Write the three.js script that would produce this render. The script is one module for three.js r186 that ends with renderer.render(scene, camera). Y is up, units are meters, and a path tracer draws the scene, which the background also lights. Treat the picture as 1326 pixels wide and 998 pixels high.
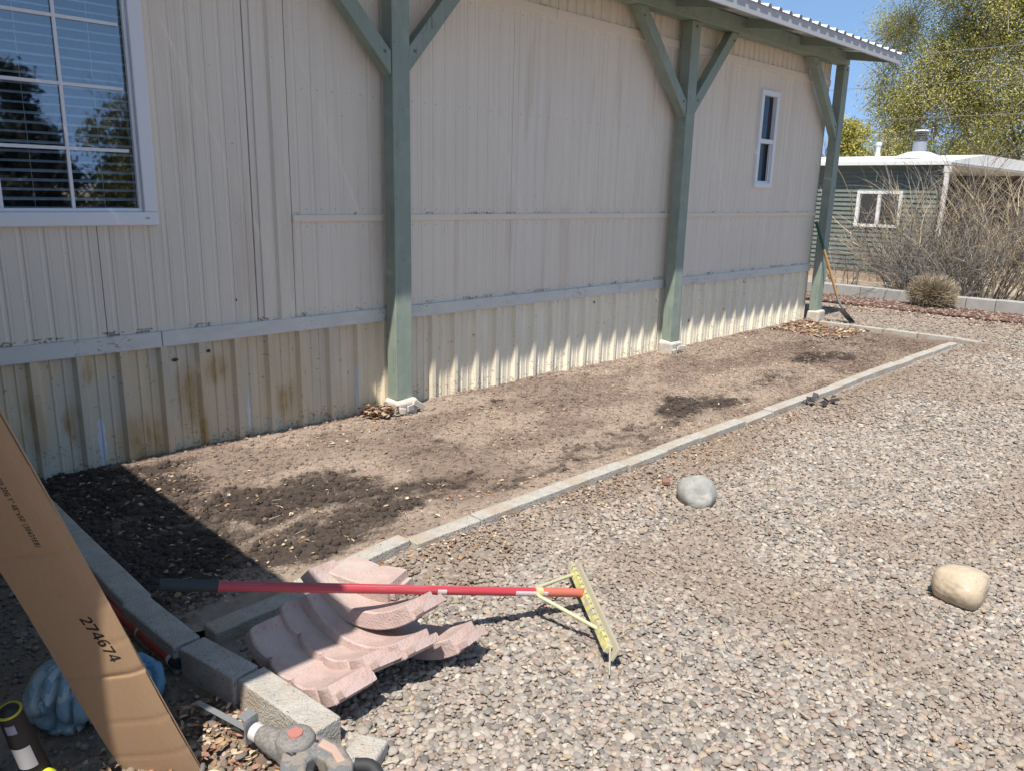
import * as THREE from 'three';
import { mergeGeometries, mergeVertices, toCreasedNormals } from 'three/addons/utils/BufferGeometryUtils.js';
import { RoundedBoxGeometry } from 'three/addons/geometries/RoundedBoxGeometry.js';

// ---------------------------------------------------------------- camera, sky, sun, exposure
// world: x runs along the long wall, z points from that wall into the yard, y is up, metres
const scene = new THREE.Scene();
const camera = new THREE.PerspectiveCamera(52.4, 1024 / 770, 0.05, 900);
camera.matrixAutoUpdate = true;
camera.position.set(0, 1.6, 0);
camera.quaternion.setFromRotationMatrix(new THREE.Matrix4().makeBasis(
  new THREE.Vector3(0.713124, 0.022060, 0.700690),
  new THREE.Vector3(0.153341, 0.970393, -0.186613),
  new THREE.Vector3(-0.684062, 0.240523, 0.688628)));
camera.updateMatrixWorld();

const SUN = new THREE.Vector3(-0.457, 1, 0.267).normalize();
const renderer = new THREE.WebGLRenderer({ antialias: true });
renderer.setSize(1024, 770);
renderer.toneMapping = THREE.LinearToneMapping;
renderer.toneMappingExposure = 1.36;
renderer.shadowMap.enabled = true;

{ // clear spring sky: paler towards the horizon, bright round the sun
  const W = 512, H = 256, d = new Float32Array(W * H * 4), v = new THREE.Vector3();
  for (let j = 0; j < H; j++) for (let i = 0; i < W; i++) {
    const th = ((j + 0.5) / H - 0.5) * Math.PI, ph = ((i + 0.5) / W - 0.5) * 2 * Math.PI;
    v.set(Math.cos(th) * Math.cos(ph), Math.sin(th), Math.cos(th) * Math.sin(ph));
    const e = Math.max(0, v.y), k = Math.pow(1 - e, 3.2), g = Math.max(0, v.dot(SUN)), a = 0.5 * Math.pow(g, 14) + 1.2 * Math.pow(g, 90);
    const o = (j * W + i) * 4;
    d[o] = 0.105 + 0.20 * k + a * 0.9; d[o + 1] = 0.20 + 0.31 * k + a * 0.9; d[o + 2] = 0.35 + 0.52 * k + a * 0.85; d[o + 3] = 1;
  }
  const sky = new THREE.DataTexture(d, W, H, THREE.RGBAFormat, THREE.FloatType);
  sky.mapping = THREE.EquirectangularReflectionMapping; sky.magFilter = sky.minFilter = THREE.LinearFilter; sky.needsUpdate = true;
  scene.background = sky; scene.environment = sky;
}
const sun = new THREE.DirectionalLight(new THREE.Color().setRGB(1, 0.945, 0.86), 4.75);
sun.position.copy(SUN).multiplyScalar(40).add(new THREE.Vector3(5, 0, -3)); sun.target.position.set(5, 0, -3);
sun.castShadow = true; sun.shadow.mapSize.set(4096, 4096); sun.shadow.bias = -0.0004;
Object.assign(sun.shadow.camera, { left: -22, right: 22, top: 22, bottom: -22, near: 1, far: 110 });
scene.add(sun, sun.target);

// ---------------------------------------------------------------- helpers
let seed = 7;
const rnd = () => { seed = (seed + 0x6d2b79f5) | 0; let t = Math.imul(seed ^ (seed >>> 15), 1 | seed); t = (t + Math.imul(t ^ (t >>> 7), 61 | t)) ^ t; return ((t ^ (t >>> 14)) >>> 0) / 4294967296; };
const rr = (a, b) => a + (b - a) * rnd();
const V = (x, y, z) => new THREE.Vector3(x, y, z);
const clamp = (x, a = 0, b = 1) => Math.min(b, Math.max(a, x));
const smooth = (a, b, x) => { const t = clamp((x - a) / (b - a)); return t * t * (3 - 2 * t); };
const mix = (a, b, t) => a + (b - a) * t, mix3 = (a, b, t) => [mix(a[0], b[0], t), mix(a[1], b[1], t), mix(a[2], b[2], t)];
const hash = (x, y, s) => { let h = Math.imul(x, 374761393) ^ Math.imul(y, 668265263) ^ Math.imul(s, 974634211); h = Math.imul(h ^ (h >>> 13), 1274126177); return ((h ^ (h >>> 16)) >>> 0) / 4294967296; };
function noise(x, y, s = 0, px = 0, py = 0) {           // value noise, period px, py lattice cells when given
  const i = Math.floor(x), j = Math.floor(y), f = x - i, g = y - j, u = f * f * (3 - 2 * f), w = g * g * (3 - 2 * g);
  const mx = (q) => px ? ((q % px) + px) % px : q, my = (q) => py ? ((q % py) + py) % py : q;
  const a = hash(mx(i), my(j), s), b = hash(mx(i + 1), my(j), s), c = hash(mx(i), my(j + 1), s), e = hash(mx(i + 1), my(j + 1), s);
  return a + (b - a) * u + (c - a) * w + (a - b - c + e) * u * w;
}
function fbm(x, y, s = 0, o = 4, px = 0, py = 0) { let v = 0, a = 0.5, n = 0; for (let k = 0; k < o; k++) { v += a * noise(x, y, s + k * 17, px, py); n += a; x *= 2; y *= 2; px *= 2; py *= 2; a *= 0.5; } return v / n; }
const n3 = (p, f, s) => (noise(p.x * f + 11, p.y * f + 5, s) + noise(p.y * f + 31, p.z * f + 2, s + 3) + noise(p.z * f + 7, p.x * f + 19, s + 6)) / 3;
const enc = (c) => { c = clamp(c); return 255 * (c <= 0.0031308 ? 12.92 * c : 1.055 * Math.pow(c, 1 / 2.4) - 0.055); };
function colourTexture(w, h, f, wrap = true) {            // f(u, v) gives linear rgb
  const d = new Uint8Array(w * h * 4);
  for (let j = 0; j < h; j++) for (let i = 0; i < w; i++) { const c = f((i + 0.5) / w, (j + 0.5) / h), o = (j * w + i) * 4; d[o] = enc(c[0]); d[o + 1] = enc(c[1]); d[o + 2] = enc(c[2]); d[o + 3] = 255; }
  const t = new THREE.DataTexture(d, w, h); t.colorSpace = THREE.SRGBColorSpace; t.magFilter = t.minFilter = THREE.LinearFilter;
  if (wrap) t.wrapS = t.wrapT = THREE.RepeatWrapping;
  t.needsUpdate = true; return t;
}
function greyTexture(w, h, f) {
  const d = new Uint8Array(w * h * 4);
  for (let j = 0; j < h; j++) for (let i = 0; i < w; i++) { const c = 255 * clamp(f((i + 0.5) / w, (j + 0.5) / h)), o = (j * w + i) * 4; d[o] = d[o + 1] = d[o + 2] = c; d[o + 3] = 255; }
  const t = new THREE.DataTexture(d, w, h); t.magFilter = t.minFilter = THREE.LinearFilter; t.wrapS = t.wrapT = THREE.RepeatWrapping; t.needsUpdate = true; return t;
}
const std = (r, g, b, o = {}) => { const m = new THREE.MeshStandardMaterial({ roughness: 0.8, side: THREE.DoubleSide, ...o }); m.color.setRGB(r, g, b); return m; };

const taken = new Map();
const numbered = (n) => { const k = taken.get(n) ?? 0; taken.set(n, k + 1); return k ? n + '_' + String(k).padStart(3, '0') : n; };
function tag(o, label, category, group, kind) { o.userData = { label, category }; if (group) o.userData.group = group; if (kind) o.userData.kind = kind; return o; }
function thing(name, label, category, pos = [0, 0, 0], group) { const g = new THREE.Group(); g.name = numbered(name); g.position.set(...pos); scene.add(g); return tag(g, label, category, group); }
function part(name, geo, mat, parent) { const m = new THREE.Mesh(geo, mat); m.name = name; m.castShadow = m.receiveShadow = true; parent.add(m); return m; }
function solo(name, geo, mat, label, category, pos = [0, 0, 0], group) { const m = part(numbered(name), geo, mat, scene); m.position.set(...pos); return tag(m, label, category, group); }
function structure(name, geo, mat) { const m = part(numbered(name), geo, mat, scene); m.userData = { kind: 'structure' }; return m; }

function metric(geo, s = 1) {                             // uv in metres from the face's own direction
  const g = geo.index ? geo.toNonIndexed() : geo, p = g.attributes.position, n = p.count, uv = new Float32Array(n * 2), a = V(), b = V(), c = V();
  for (let i = 0; i < n; i += 3) {
    a.fromBufferAttribute(p, i); b.fromBufferAttribute(p, i + 1); c.fromBufferAttribute(p, i + 2);
    const q = b.clone().sub(a).cross(c.clone().sub(a)), x = Math.abs(q.x), y = Math.abs(q.y), z = Math.abs(q.z);
    [a, b, c].forEach((w, k) => { const [u, v] = y >= x && y >= z ? [w.x, w.z] : x >= z ? [w.z, w.y] : [w.x, w.y]; uv[(i + k) * 2] = u * s; uv[(i + k) * 2 + 1] = v * s; });
  }
  g.setAttribute('uv', new THREE.BufferAttribute(uv, 2)); return g;
}
const box = (w, h, d, x = 0, y = 0, z = 0) => metric(new THREE.BoxGeometry(w, h, d).translate(x, y, z));
const bbox = (x0, x1, y0, y1, z0, z1) => box(x1 - x0, y1 - y0, z1 - z0, (x0 + x1) / 2, (y0 + y1) / 2, (z0 + z1) / 2);
const rbox = (w, h, d, r, x = 0, y = 0, z = 0, seg = 2) => metric(new RoundedBoxGeometry(w, h, d, seg, r).translate(x, y, z));
const join = (list) => { list = list.map((g) => { g = g.index ? g.toNonIndexed() : g; for (const k of Object.keys(g.attributes)) if (!['position', 'normal', 'uv'].includes(k)) g.deleteAttribute(k); if (!g.attributes.uv) g.setAttribute('uv', new THREE.BufferAttribute(new Float32Array(g.attributes.position.count * 2), 2)); return g; }); return mergeGeometries(list); };
function tube(pts, r, sides = 8, caps = true, steps) {
  const c = pts.length > 2 ? new THREE.CatmullRomCurve3(pts) : new THREE.LineCurve3(pts[0], pts[1]);
  const g = new THREE.TubeGeometry(c, steps ?? (pts.length > 2 ? pts.length * 6 : 1), r, sides);
  if (!caps) return g;
  return join([g, ...[0, 1].map((k) => { const q = c.getPointAt(k), t = c.getTangentAt(k); return new THREE.CircleGeometry(r, sides).applyQuaternion(new THREE.Quaternion().setFromUnitVectors(V(0, 0, 1), k ? t : t.negate())).translate(q.x, q.y, q.z); })]);
}
function rod(a, b, r0, r1 = r0, sides = 14) { const d = b.clone().sub(a), g = new THREE.CylinderGeometry(r1, r0, d.length(), sides); g.translate(0, d.length() / 2, 0).applyQuaternion(new THREE.Quaternion().setFromUnitVectors(V(0, 1, 0), d.normalize())); return g.translate(a.x, a.y, a.z); }
class Raw {                                                // hand-laid triangles
  constructor() { this.p = []; this.i = []; this.c = []; this.u = []; }
  quad(a, b, c, d, col) { const k = this.p.length / 3; for (const q of [a, b, c, d]) { this.p.push(q.x, q.y, q.z); if (col) this.c.push(...col); } this.i.push(k, k + 1, k + 2, k, k + 2, k + 3); }
  twig(pts, r0, r1, col, sides = 3) {
    const base = this.p.length / 3, n = pts.length, up = V(0.31, 0.2, 0.93);
    for (let j = 0; j < n; j++) {
      const t = (j < n - 1 ? pts[j + 1].clone().sub(pts[j]) : pts[j].clone().sub(pts[j - 1])).normalize(), a = t.clone().cross(up).normalize(), b = t.clone().cross(a), r = mix(r0, r1, j / (n - 1));
      for (let k = 0; k < sides; k++) { const q = k / sides * 6.2832; this.p.push(pts[j].x + r * (a.x * Math.cos(q) + b.x * Math.sin(q)), pts[j].y + r * (a.y * Math.cos(q) + b.y * Math.sin(q)), pts[j].z + r * (a.z * Math.cos(q) + b.z * Math.sin(q))); if (col) this.c.push(...col); }
    }
    for (let j = 0; j < n - 1; j++) for (let k = 0; k < sides; k++) { const a = base + j * sides + k, b = base + j * sides + (k + 1) % sides; this.i.push(a, b, b + sides, a, b + sides, a + sides); }
  }
  geo() { const g = new THREE.BufferGeometry(); g.setAttribute('position', new THREE.Float32BufferAttribute(this.p, 3)); if (this.c.length) g.setAttribute('color', new THREE.Float32BufferAttribute(this.c, 3)); g.setIndex(this.i); g.computeVertexNormals(); return g; }
}
function sheet(profile, y0, y1, uvOf) {                    // a folded metal sheet standing upright: profile is a list of [x, z]
  const p = [], uv = [];
  for (let k = 0; k < profile.length - 1; k++) {
    const [xa, za] = profile[k], [xb, zb] = profile[k + 1];
    for (const [x, y, z] of [[xa, y0, za], [xb, y0, zb], [xb, y1, zb], [xa, y0, za], [xb, y1, zb], [xa, y1, za]]) { p.push(x, y, z); uv.push(...uvOf(x, y)); }
  }
  const g = new THREE.BufferGeometry(); g.setAttribute('position', new THREE.Float32BufferAttribute(p, 3)); g.setAttribute('uv', new THREE.Float32BufferAttribute(uv, 2)); g.computeVertexNormals(); return g;
}
function lump(geo, amp, f, s) {                            // push a closed shape's surface in and out
  const g = mergeVertices((() => { const q = geo.clone(); q.deleteAttribute('normal'); q.deleteAttribute('uv'); return q; })(), 1e-4), p = g.attributes.position; g.computeVertexNormals(); const nn = g.attributes.normal, a = V();
  for (let i = 0; i < p.count; i++) { a.fromBufferAttribute(p, i); const d = amp * 2 * (n3(a, f, s) - 0.5) + amp * 0.7 * (n3(a, f * 2.7, s + 9) - 0.5); p.setXYZ(i, a.x + nn.getX(i) * d, a.y + nn.getY(i) * d, a.z + nn.getZ(i) * d); }
  g.computeVertexNormals(); return metric(g);
}

// ---------------------------------------------------------------- materials
const WX0 = 0, WX1 = 10.4;
const sidingMap = colourTexture(2048, 512, (u, v) => {     // x 0..10.4, y 0.7..3.3
  const x = u * WX1, y = 0.7 + v * 2.6;
  let c = [0.79, 0.705, 0.59];
  const st = fbm(x * 22, y * 1.1, 3, 4), bl = fbm(x * 1.3, y * 1.6, 9, 4), fine = noise(x * 160, y * 190, 5);
  const k = 0.94 + 0.08 * st + 0.08 * (bl - 0.5) + 0.04 * (fine - 0.5); c = [c[0] * k, c[1] * k, c[2] * k];
  const chalk = smooth(0.5, 0.8, fbm(x * 2.1 + 40, y * 0.9, 21, 4)); c = mix3(c, [0.78, 0.70, 0.61], chalk * 0.5);
  const rust = smooth(0.66, 0.8, fbm(x * 9, y * 0.8, 33, 4)); c = mix3(c, [0.62, 0.50, 0.38], rust * 0.4);
  for (const [yr, w] of [[1.42, 0.016], [0.765, 0.018], [3.035, 0.012]]) { const q = noise(x * 110, y * 150, 41) * noise(x * 11, 3, 43); if ((x > 2.62 || yr < 1) && Math.abs(y - yr) < w * (0.3 + q) && q > 0.46) c = mix3(c, [0.14, 0.11, 0.09], 0.75); }
  const nx = ((x - 2.605) / 0.1085 + 40.5) % 1, row = Math.min(Math.abs(y - 0.80), Math.abs(y - 1.345), Math.abs(y - 1.455), Math.abs(y - 2.93), Math.abs(y - 2.2)); if (x > 2.62 && row < 0.005 && Math.abs(nx - 0.5) < 0.04) c = mix3(c, [0.36, 0.29, 0.22], 0.6);
  const run = fbm(x * 60, y * 0.7, 47, 3); c = mix3(c, [0.5, 0.42, 0.33], 0.2 * smooth(0.62, 0.78, run));
  const sp = noise(x * 75, y * 75, 51); if (sp > 0.99) c = mix3(c, [0.2, 0.16, 0.13], 0.6);
  return c;
}, false);
const stains = [[1.86, 0.33, 0.13, 0.3], [2.04, 0.47, 0.13, 0.13], [1.58, 0.12, 0.2, 0.2], [1.03, 0.30, 0.08, 0.28], [1.2, 0.28, 0.06, 0.2], [1.3, 0.56, 0.05, 0.07], [0.8, 0.25, 0.2, 0.2], [1.94, 0.13, 0.05, 0.25], [2.5, 0.2, 0.12, 0.16]];
const skirtMap = colourTexture(2048, 256, (u, v) => {      // x 0..10.4, y -0.12..0.7
  const x = u * WX1, y = -0.12 + v * 0.82;
  let c = mix3([0.66, 0.54, 0.37], [0.87, 0.80, 0.635], smooth(2.6, 5.5, x + fbm(x * 2, y * 3, 12, 3)));
  const k = 0.88 + 0.2 * fbm(x * 30, y * 2, 61, 4) + 0.06 * (noise(x * 190, y * 200, 63) - 0.5); c = [c[0] * k, c[1] * k, c[2] * k];
  const blue = smooth(0.52, 0.66, fbm(x * 5, y * 2.5 + 9, 65, 4)) * (1 - smooth(2.4, 3.4, x)); c = mix3(c, [0.56, 0.53, 0.46], blue * 0.55);
  let s = 0; const wx = x + 0.08 * (fbm(x * 7, y * 7, 71, 3) - 0.5), wy = y + 0.12 * (fbm(x * 6, y * 6, 75, 3) - 0.5);
  for (const [sx, sy, rx, ry] of stains) s = Math.max(s, 1 - Math.hypot((wx - sx) / rx, (wy - sy) / ry));
  s = smooth(0, 0.75, s) * (0.6 + 0.6 * smooth(0.36, 0.62, fbm(x * 40, y * 2.6, 77, 4))) * (0.55 + 0.7 * fbm(x * 30, y * 24, 79, 3)); c = mix3(c, [0.40, 0.245, 0.085], clamp(s * 0.72));
  const mud = fbm(x * 16, y * 16, 81, 4), mh = 0.07 + 0.16 * noise(x * 2.3, 1, 83); if (y < mh && noise(x * 140, y * 140, 87) * 0.6 + noise(x * 53 + 3, y * 47, 88) * 0.4 > 0.60 + y * 1.0 && mud > 0.45) c = mix3(c, [0.24, 0.18, 0.12], 0.6);
  if (noise(x * 70, y * 60, 89) > 0.95) c = mix3(c, [0.16, 0.12, 0.09], 0.6);
  for (const [px, py, pw, ph] of [[1.345, 0.14, 0.022, 0.17], [2.24, 0.14, 0.012, 0.12], [3.06, 0.2, 0.014, 0.17], [4.02, 0.2, 0.016, 0.13], [7.1, 0.25, 0.02, 0.2], [8.6, 0.2, 0.03, 0.12]]) { const q = Math.abs(x - px) / pw + Math.max(0, Math.abs(y - py) / ph - 0.4) + 0.9 * (noise(x * 60, y * 22, 93) - 0.5); if (q < 0.8) c = [0.60, 0.64, 0.70]; }
  return c;
}, false);
const grainBump = greyTexture(256, 256, (u, v) => fbm(u * 32, v * 32, 101, 4, 32, 32));
const M = {
  siding: std(1, 1, 1, { map: sidingMap, roughness: 0.62 }), skirt: std(1, 1, 1, { map: skirtMap, roughness: 0.6 }),
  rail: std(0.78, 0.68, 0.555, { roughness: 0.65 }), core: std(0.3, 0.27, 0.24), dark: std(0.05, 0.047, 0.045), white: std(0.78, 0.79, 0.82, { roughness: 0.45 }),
  blind: std(0.66, 0.66, 0.65, { roughness: 0.6 }),
};
M.band = std(1, 1, 1, { roughness: 0.55, map: colourTexture(1024, 64, (u, v) => { const x = u * 4, y = v * 0.25, k = 0.86 + 0.2 * fbm(x * 9, y * 30, 111, 4, 36, 8); let c = [0.66 * k, 0.66 * k, 0.615 * k]; if (noise(x * 60, y * 160, 115, 240, 40) * fbm(x * 3, 1, 117, 3, 12) > 0.56) c = mix3(c, [0.3, 0.26, 0.22], 0.7); return c; }) }); M.band.map.repeat.set(0.25, 4);
M.green = std(1, 1, 1, { roughness: 0.62, bumpMap: grainBump, bumpScale: 0.001, map: colourTexture(256, 512, (u, v) => { const k = 0.9 + 0.16 * fbm(u * 40, v * 6, 121, 4, 40, 6) + 0.05 * noise(u * 200, v * 400, 3, 200, 400); let c = [0.25 * k, 0.305 * k, 0.255 * k]; if (noise(u * 60, v * 90, 125, 60, 90) > 0.965) c = [0.12, 0.12, 0.1]; const cr = Math.abs(noise(u * 46, v * 2.5, 127, 46, 2.5) - 0.5); if (cr < 0.012 && noise(u * 9, v * 5, 129, 9, 5) > 0.55) c = mix3(c, [0.09, 0.1, 0.085], 0.7); c = mix3(c, [0.33, 0.36, 0.31], 0.45 * smooth(0.55, 0.75, fbm(u * 7, v * 9, 128, 4, 7, 9))); return c; }) });
M.concrete = std(1, 1, 1, { roughness: 0.95, bumpMap: grainBump.clone(), bumpScale: 0.004, map: colourTexture(512, 512, (u, v) => { const k = 0.72 + 0.42 * fbm(u * 12, v * 12, 131, 5, 12, 12) + 0.22 * (noise(u * 150, v * 150, 133, 150, 150) - 0.5); let c = [0.44 * k, 0.41 * k, 0.365 * k]; const h = noise(u * 70, v * 70, 135, 70, 70); if (h > 0.93) c = [0.12, 0.11, 0.1]; c = mix3(c, [0.38, 0.30, 0.22], 0.7 * smooth(0.42, 0.72, fbm(u * 5, v * 5, 137, 4, 5, 5))); return c; }) }); M.concrete.map.repeat.set(2, 2); M.concrete.bumpMap.repeat.set(6, 6);
M.pink = std(1, 1, 1, { roughness: 0.95, bumpMap: grainBump.clone(), bumpScale: 0.0025, map: colourTexture(512, 512, (u, v) => { const k = 0.82 + 0.28 * fbm(u * 14, v * 14, 141, 5, 14, 14) + 0.16 * (noise(u * 170, v * 170, 143, 170, 170) - 0.5); let c = [0.47 * k, 0.345 * k, 0.31 * k]; c = mix3(c, [0.47, 0.40, 0.35], 0.8 * smooth(0.42, 0.7, fbm(u * 4, v * 4, 147, 4, 4, 4))); if (noise(u * 60, v * 60, 149, 60, 60) > 0.955) c = [0.18, 0.13, 0.11]; return c; }) }); M.pink.map.repeat.set(2, 2); M.pink.bumpMap.repeat.set(6, 6);

// ---------------------------------------------------------------- ground
const ripple = (x, z) => 0.034 * (fbm(x * 1.6, z * 1.6, 201, 3) - 0.5) + 0.016 * (fbm(x * 9, z * 9, 203, 3) - 0.5);
function field(xs, zs, h, uvOf) {
  const p = [], uv = [], idx = [], n = zs.length;
  for (const x of xs) for (const z of zs) { p.push(x, h(x, z), z); uv.push(...uvOf(x, z)); }
  for (let i = 0; i < xs.length - 1; i++) for (let j = 0; j < n - 1; j++) { const a = i * n + j; idx.push(a, a + 1, a + n, a + 1, a + n + 1, a + n); }
  const g = new THREE.BufferGeometry(); g.setAttribute('position', new THREE.Float32BufferAttribute(p, 3)); g.setAttribute('uv', new THREE.Float32BufferAttribute(uv, 2)); g.setIndex(idx); g.computeVertexNormals(); return g;
}
const span = (a, b, n, e = 1) => Array.from({ length: n + 1 }, (_, i) => a + (b - a) * Math.pow(i / n, e));

// patches of dark humus on the pale sandy soil: [x, z, rx, rz, strength]
const humus = [[1.62, -3.62, 0.5, 0.38, 1], [2.0, -3.5, 0.6, 0.34, 1], [2.15, -3.12, 0.55, 0.24, 0.95], [1.75, -3.05, 0.5, 0.28, 1], [2.6, -3.3, 0.55, 0.22, 0.75], [1.2, -4.2, 0.5, 0.7, 1], [1.62, -4.45, 0.32, 0.16, 0.95], [1.1, -3.3, 0.4, 0.6, 1], [5.2, -3.18, 0.62, 0.26, 0.95], [5.6, -3.05, 0.35, 0.2, 0.9], [4.5, -3.1, 0.4, 0.14, 0.6], [7.85, -3.5, 0.5, 0.22, 0.95], [8.1, -3.25, 0.3, 0.16, 0.8], [3.1, -3.0, 0.7, 0.14, 0.55], [3.7, -3.0, 0.8, 0.2, 0.5], [3.0, -3.75, 0.35, 0.12, 0.45], [8.8, -3.6, 0.8, 0.6, 0.35], [6.6, -3.3, 0.8, 0.25, 0.3], [4.4, -3.95, 0.6, 0.12, 0.35], [3.9, -4.2, 0.5, 0.08, 0.4]];
function soil(x, z) {
  const wx = x + 0.5 * (fbm(x * 2.4, z * 2.4, 211, 4) - 0.5), wz = z + 0.42 * (fbm(x * 2.4 + 30, z * 2.4, 215, 4) - 0.5);
  let d = 0; for (const [cx, cz, rx, rz, k] of humus) d = Math.max(d, k * smooth(1.25, 0.35, Math.hypot((wx - cx) / rx, (wz - cz) / rz)));
  const mid = smooth(0.40, 0.62, fbm(x * 1.7, z * 2.6, 221, 5)), g = fbm(x * 24, z * 24, 225, 4), f = noise(x * 150, z * 150, 229);
  let c = mix3([0.315, 0.243, 0.192], [0.19, 0.137, 0.108], clamp(mid * 0.75 + 0.4 * smooth(6, 9, x)));
  const h = fbm(x * 7, z * 11, 227, 5); d = smooth(0.14, 0.84, d * 0.98 + (h - 0.5) * 0.9 + (g - 0.5) * 0.9 + (f - 0.5) * 0.25); c = mix3(c, [0.044, 0.031, 0.024], d * 0.93);
  const k = 0.72 + 0.42 * g + 0.24 * (f - 0.5); return [c[0] * k, c[1] * k, c[2] * k];
}
const BX0 = 0.86, BX1 = 10.3, BZ0 = -4.8, BZ1 = -2.6;
M.soil = std(1, 1, 1, { roughness: 1, map: colourTexture(2048, 640, (u, v) => soil(BX0 + u * (BX1 - BX0), BZ0 + v * (BZ1 - BZ0)), false) });
const kerbLine = (x) => -2.565 - 0.10 * smooth(1.3, 1.75, x) - 0.075 * (x - 1) / 9;
const bedHeight = (x, z) => ripple(x, z) - 0.09 * smooth(0.0, 0.03, z - kerbLine(x)) + 0.011 * (noise(x * 48, z * 48, 231) - 0.5) + 0.02 * smooth(-3.0, -2.75, z) + 0.012 * smooth(-4.45, -4.66, z) - 0.005;
structure('soil_bed', field(span(BX0, BX1, 640, 1.35), span(BZ0, BZ1, 170), bedHeight, (x, z) => [(x - BX0) / (BX1 - BX0), (z - BZ0) / (BZ1 - BZ0)]), M.soil);
M.dirt = std(1, 1, 1, { roughness: 1, map: colourTexture(1024, 1024, (u, v) => {
  const x = u * 4, z = v * 4, g = fbm(x * 24, z * 24, 241, 4, 96, 96), f = noise(x * 128, z * 128, 243, 512, 512); let c = mix3([0.155, 0.115, 0.086], [0.27, 0.21, 0.16], smooth(0.4, 0.65, fbm(x * 2, z * 2, 245, 5, 8, 8)));
  const k = 0.65 + 0.5 * g + 0.3 * (f - 0.5); return [c[0] * k, c[1] * k, c[2] * k]; }) });
structure('dirt_ground', field(span(-5, 0.95, 260, 0.6), span(-4.8, 2.2, 320), (x, z) => ripple(x, z) + 0.008 * (noise(x * 45, z * 45, 251) - 0.5) - 0.02 - 0.06 * smooth(0.35, 0.1, Math.hypot(x - 0.55, z + 2.05)), (x, z) => [x / 4, z / 4]), M.dirt);

const stoneTones = [[0.36, 0.33, 0.30], [0.30, 0.285, 0.275], [0.42, 0.37, 0.32], [0.25, 0.235, 0.225], [0.46, 0.43, 0.39], [0.38, 0.29, 0.245], [0.22, 0.205, 0.195], [0.50, 0.47, 0.42], [0.43, 0.35, 0.25], [0.33, 0.25, 0.215], [0.28, 0.275, 0.26], [0.40, 0.36, 0.345], [0.145, 0.135, 0.13]].map(([r, g, b]) => { const m = (r + g + b) / 3; return [mix(mix(r, m, 0.1) * 0.90, 0.29, 0.25), mix(mix(g, m, 0.1) * 0.845, 0.255, 0.25), mix(mix(b, m, 0.1) * 0.785, 0.224, 0.25)]; });
M.gravel = std(1, 1, 1, { roughness: 1, map: colourTexture(1024, 1024, (u, v) => {       // too small to tell apart far off: stones as specks
  const x = u * 56, y = v * 56, i = Math.floor(x), j = Math.floor(y); let best = 9, id = 0, sec = 9;
  for (let a = -1; a < 2; a++) for (let b = -1; b < 2; b++) { const p = (i + a + 56) % 56, q = (j + b + 56) % 56, dx = i + a + hash(p, q, 1) - x, dy = j + b + hash(p, q, 2) - y, d = dx * dx + dy * dy; if (d < best) { sec = best; best = d; id = hash(p, q, 3); } else if (d < sec) sec = d; }
  const t = stoneTones[Math.floor(id * 12.99)], e = Math.sqrt(sec) - Math.sqrt(best), k = 0.8 + 0.35 * hash(Math.floor(id * 999), 4, 5);
  let c = mix3([0.17, 0.135, 0.105], [t[0] * k, t[1] * k, t[2] * k], smooth(0.02, 0.16, e)); return mix3(c, [0.24, 0.19, 0.15], 0.45 * smooth(0.5, 0.75, fbm(u * 4, v * 4, 261, 4, 4, 4))); }) });
const yardHeight = (x, z) => (x < 9.95 ? -0.09 * smooth(0.0, 0.03, kerbLine(x) - z) : 0) + 0.018 * (fbm(x * 1.2, z * 1.2, 271, 3) - 0.5) + 0.010 * (fbm(x * 7, z * 7, 273, 2) - 0.5) - 0.012;
{
  const uv = (x, z) => [x / 1.4, z / 1.4];
  structure('gravel_yard', field(span(0.95, 12.4, 240, 1.4), span(-2.8, 9, 300, 1.4), yardHeight, uv), M.gravel);
  structure('gravel_path', field(span(10.3, 12.4, 60), span(-9, -2.8, 120), yardHeight, uv), M.gravel);
}
M.far = std(1, 1, 1, { roughness: 1, map: colourTexture(512, 512, (u, v) => { const k = 0.75 + 0.5 * fbm(u * 16, v * 16, 281, 5, 16, 16); return [0.36 * k, 0.295 * k, 0.225 * k]; }) });
structure('ground', field(span(-400, 400, 40).map((x) => Math.sign(x) * Math.pow(Math.abs(x) / 400, 2) * 400), span(-400, 400, 40).map((x) => Math.sign(x) * Math.pow(Math.abs(x) / 400, 2) * 400), () => -0.06, (x, z) => [x / 5, z / 5]), M.far);
structure('back_lot', field(span(13.2, 40, 40), span(-30, 20, 60), (x, z) => 0.02 * fbm(x, z, 283, 3) + 0.03 * smooth(13.2, 13.6, x) - 0.02, (x, z) => [x / 3, z / 3]), M.far);
M.mulchBase = std(0.13, 0.075, 0.06, { roughness: 1 });
structure('mulch_strip', field(span(12.3, 13.3, 36), span(-9, 9, 300), (x, z) => 0.016 * fbm(x * 9, z * 9, 285, 3) - 0.002, (x, z) => [x, z]), M.mulchBase);

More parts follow.
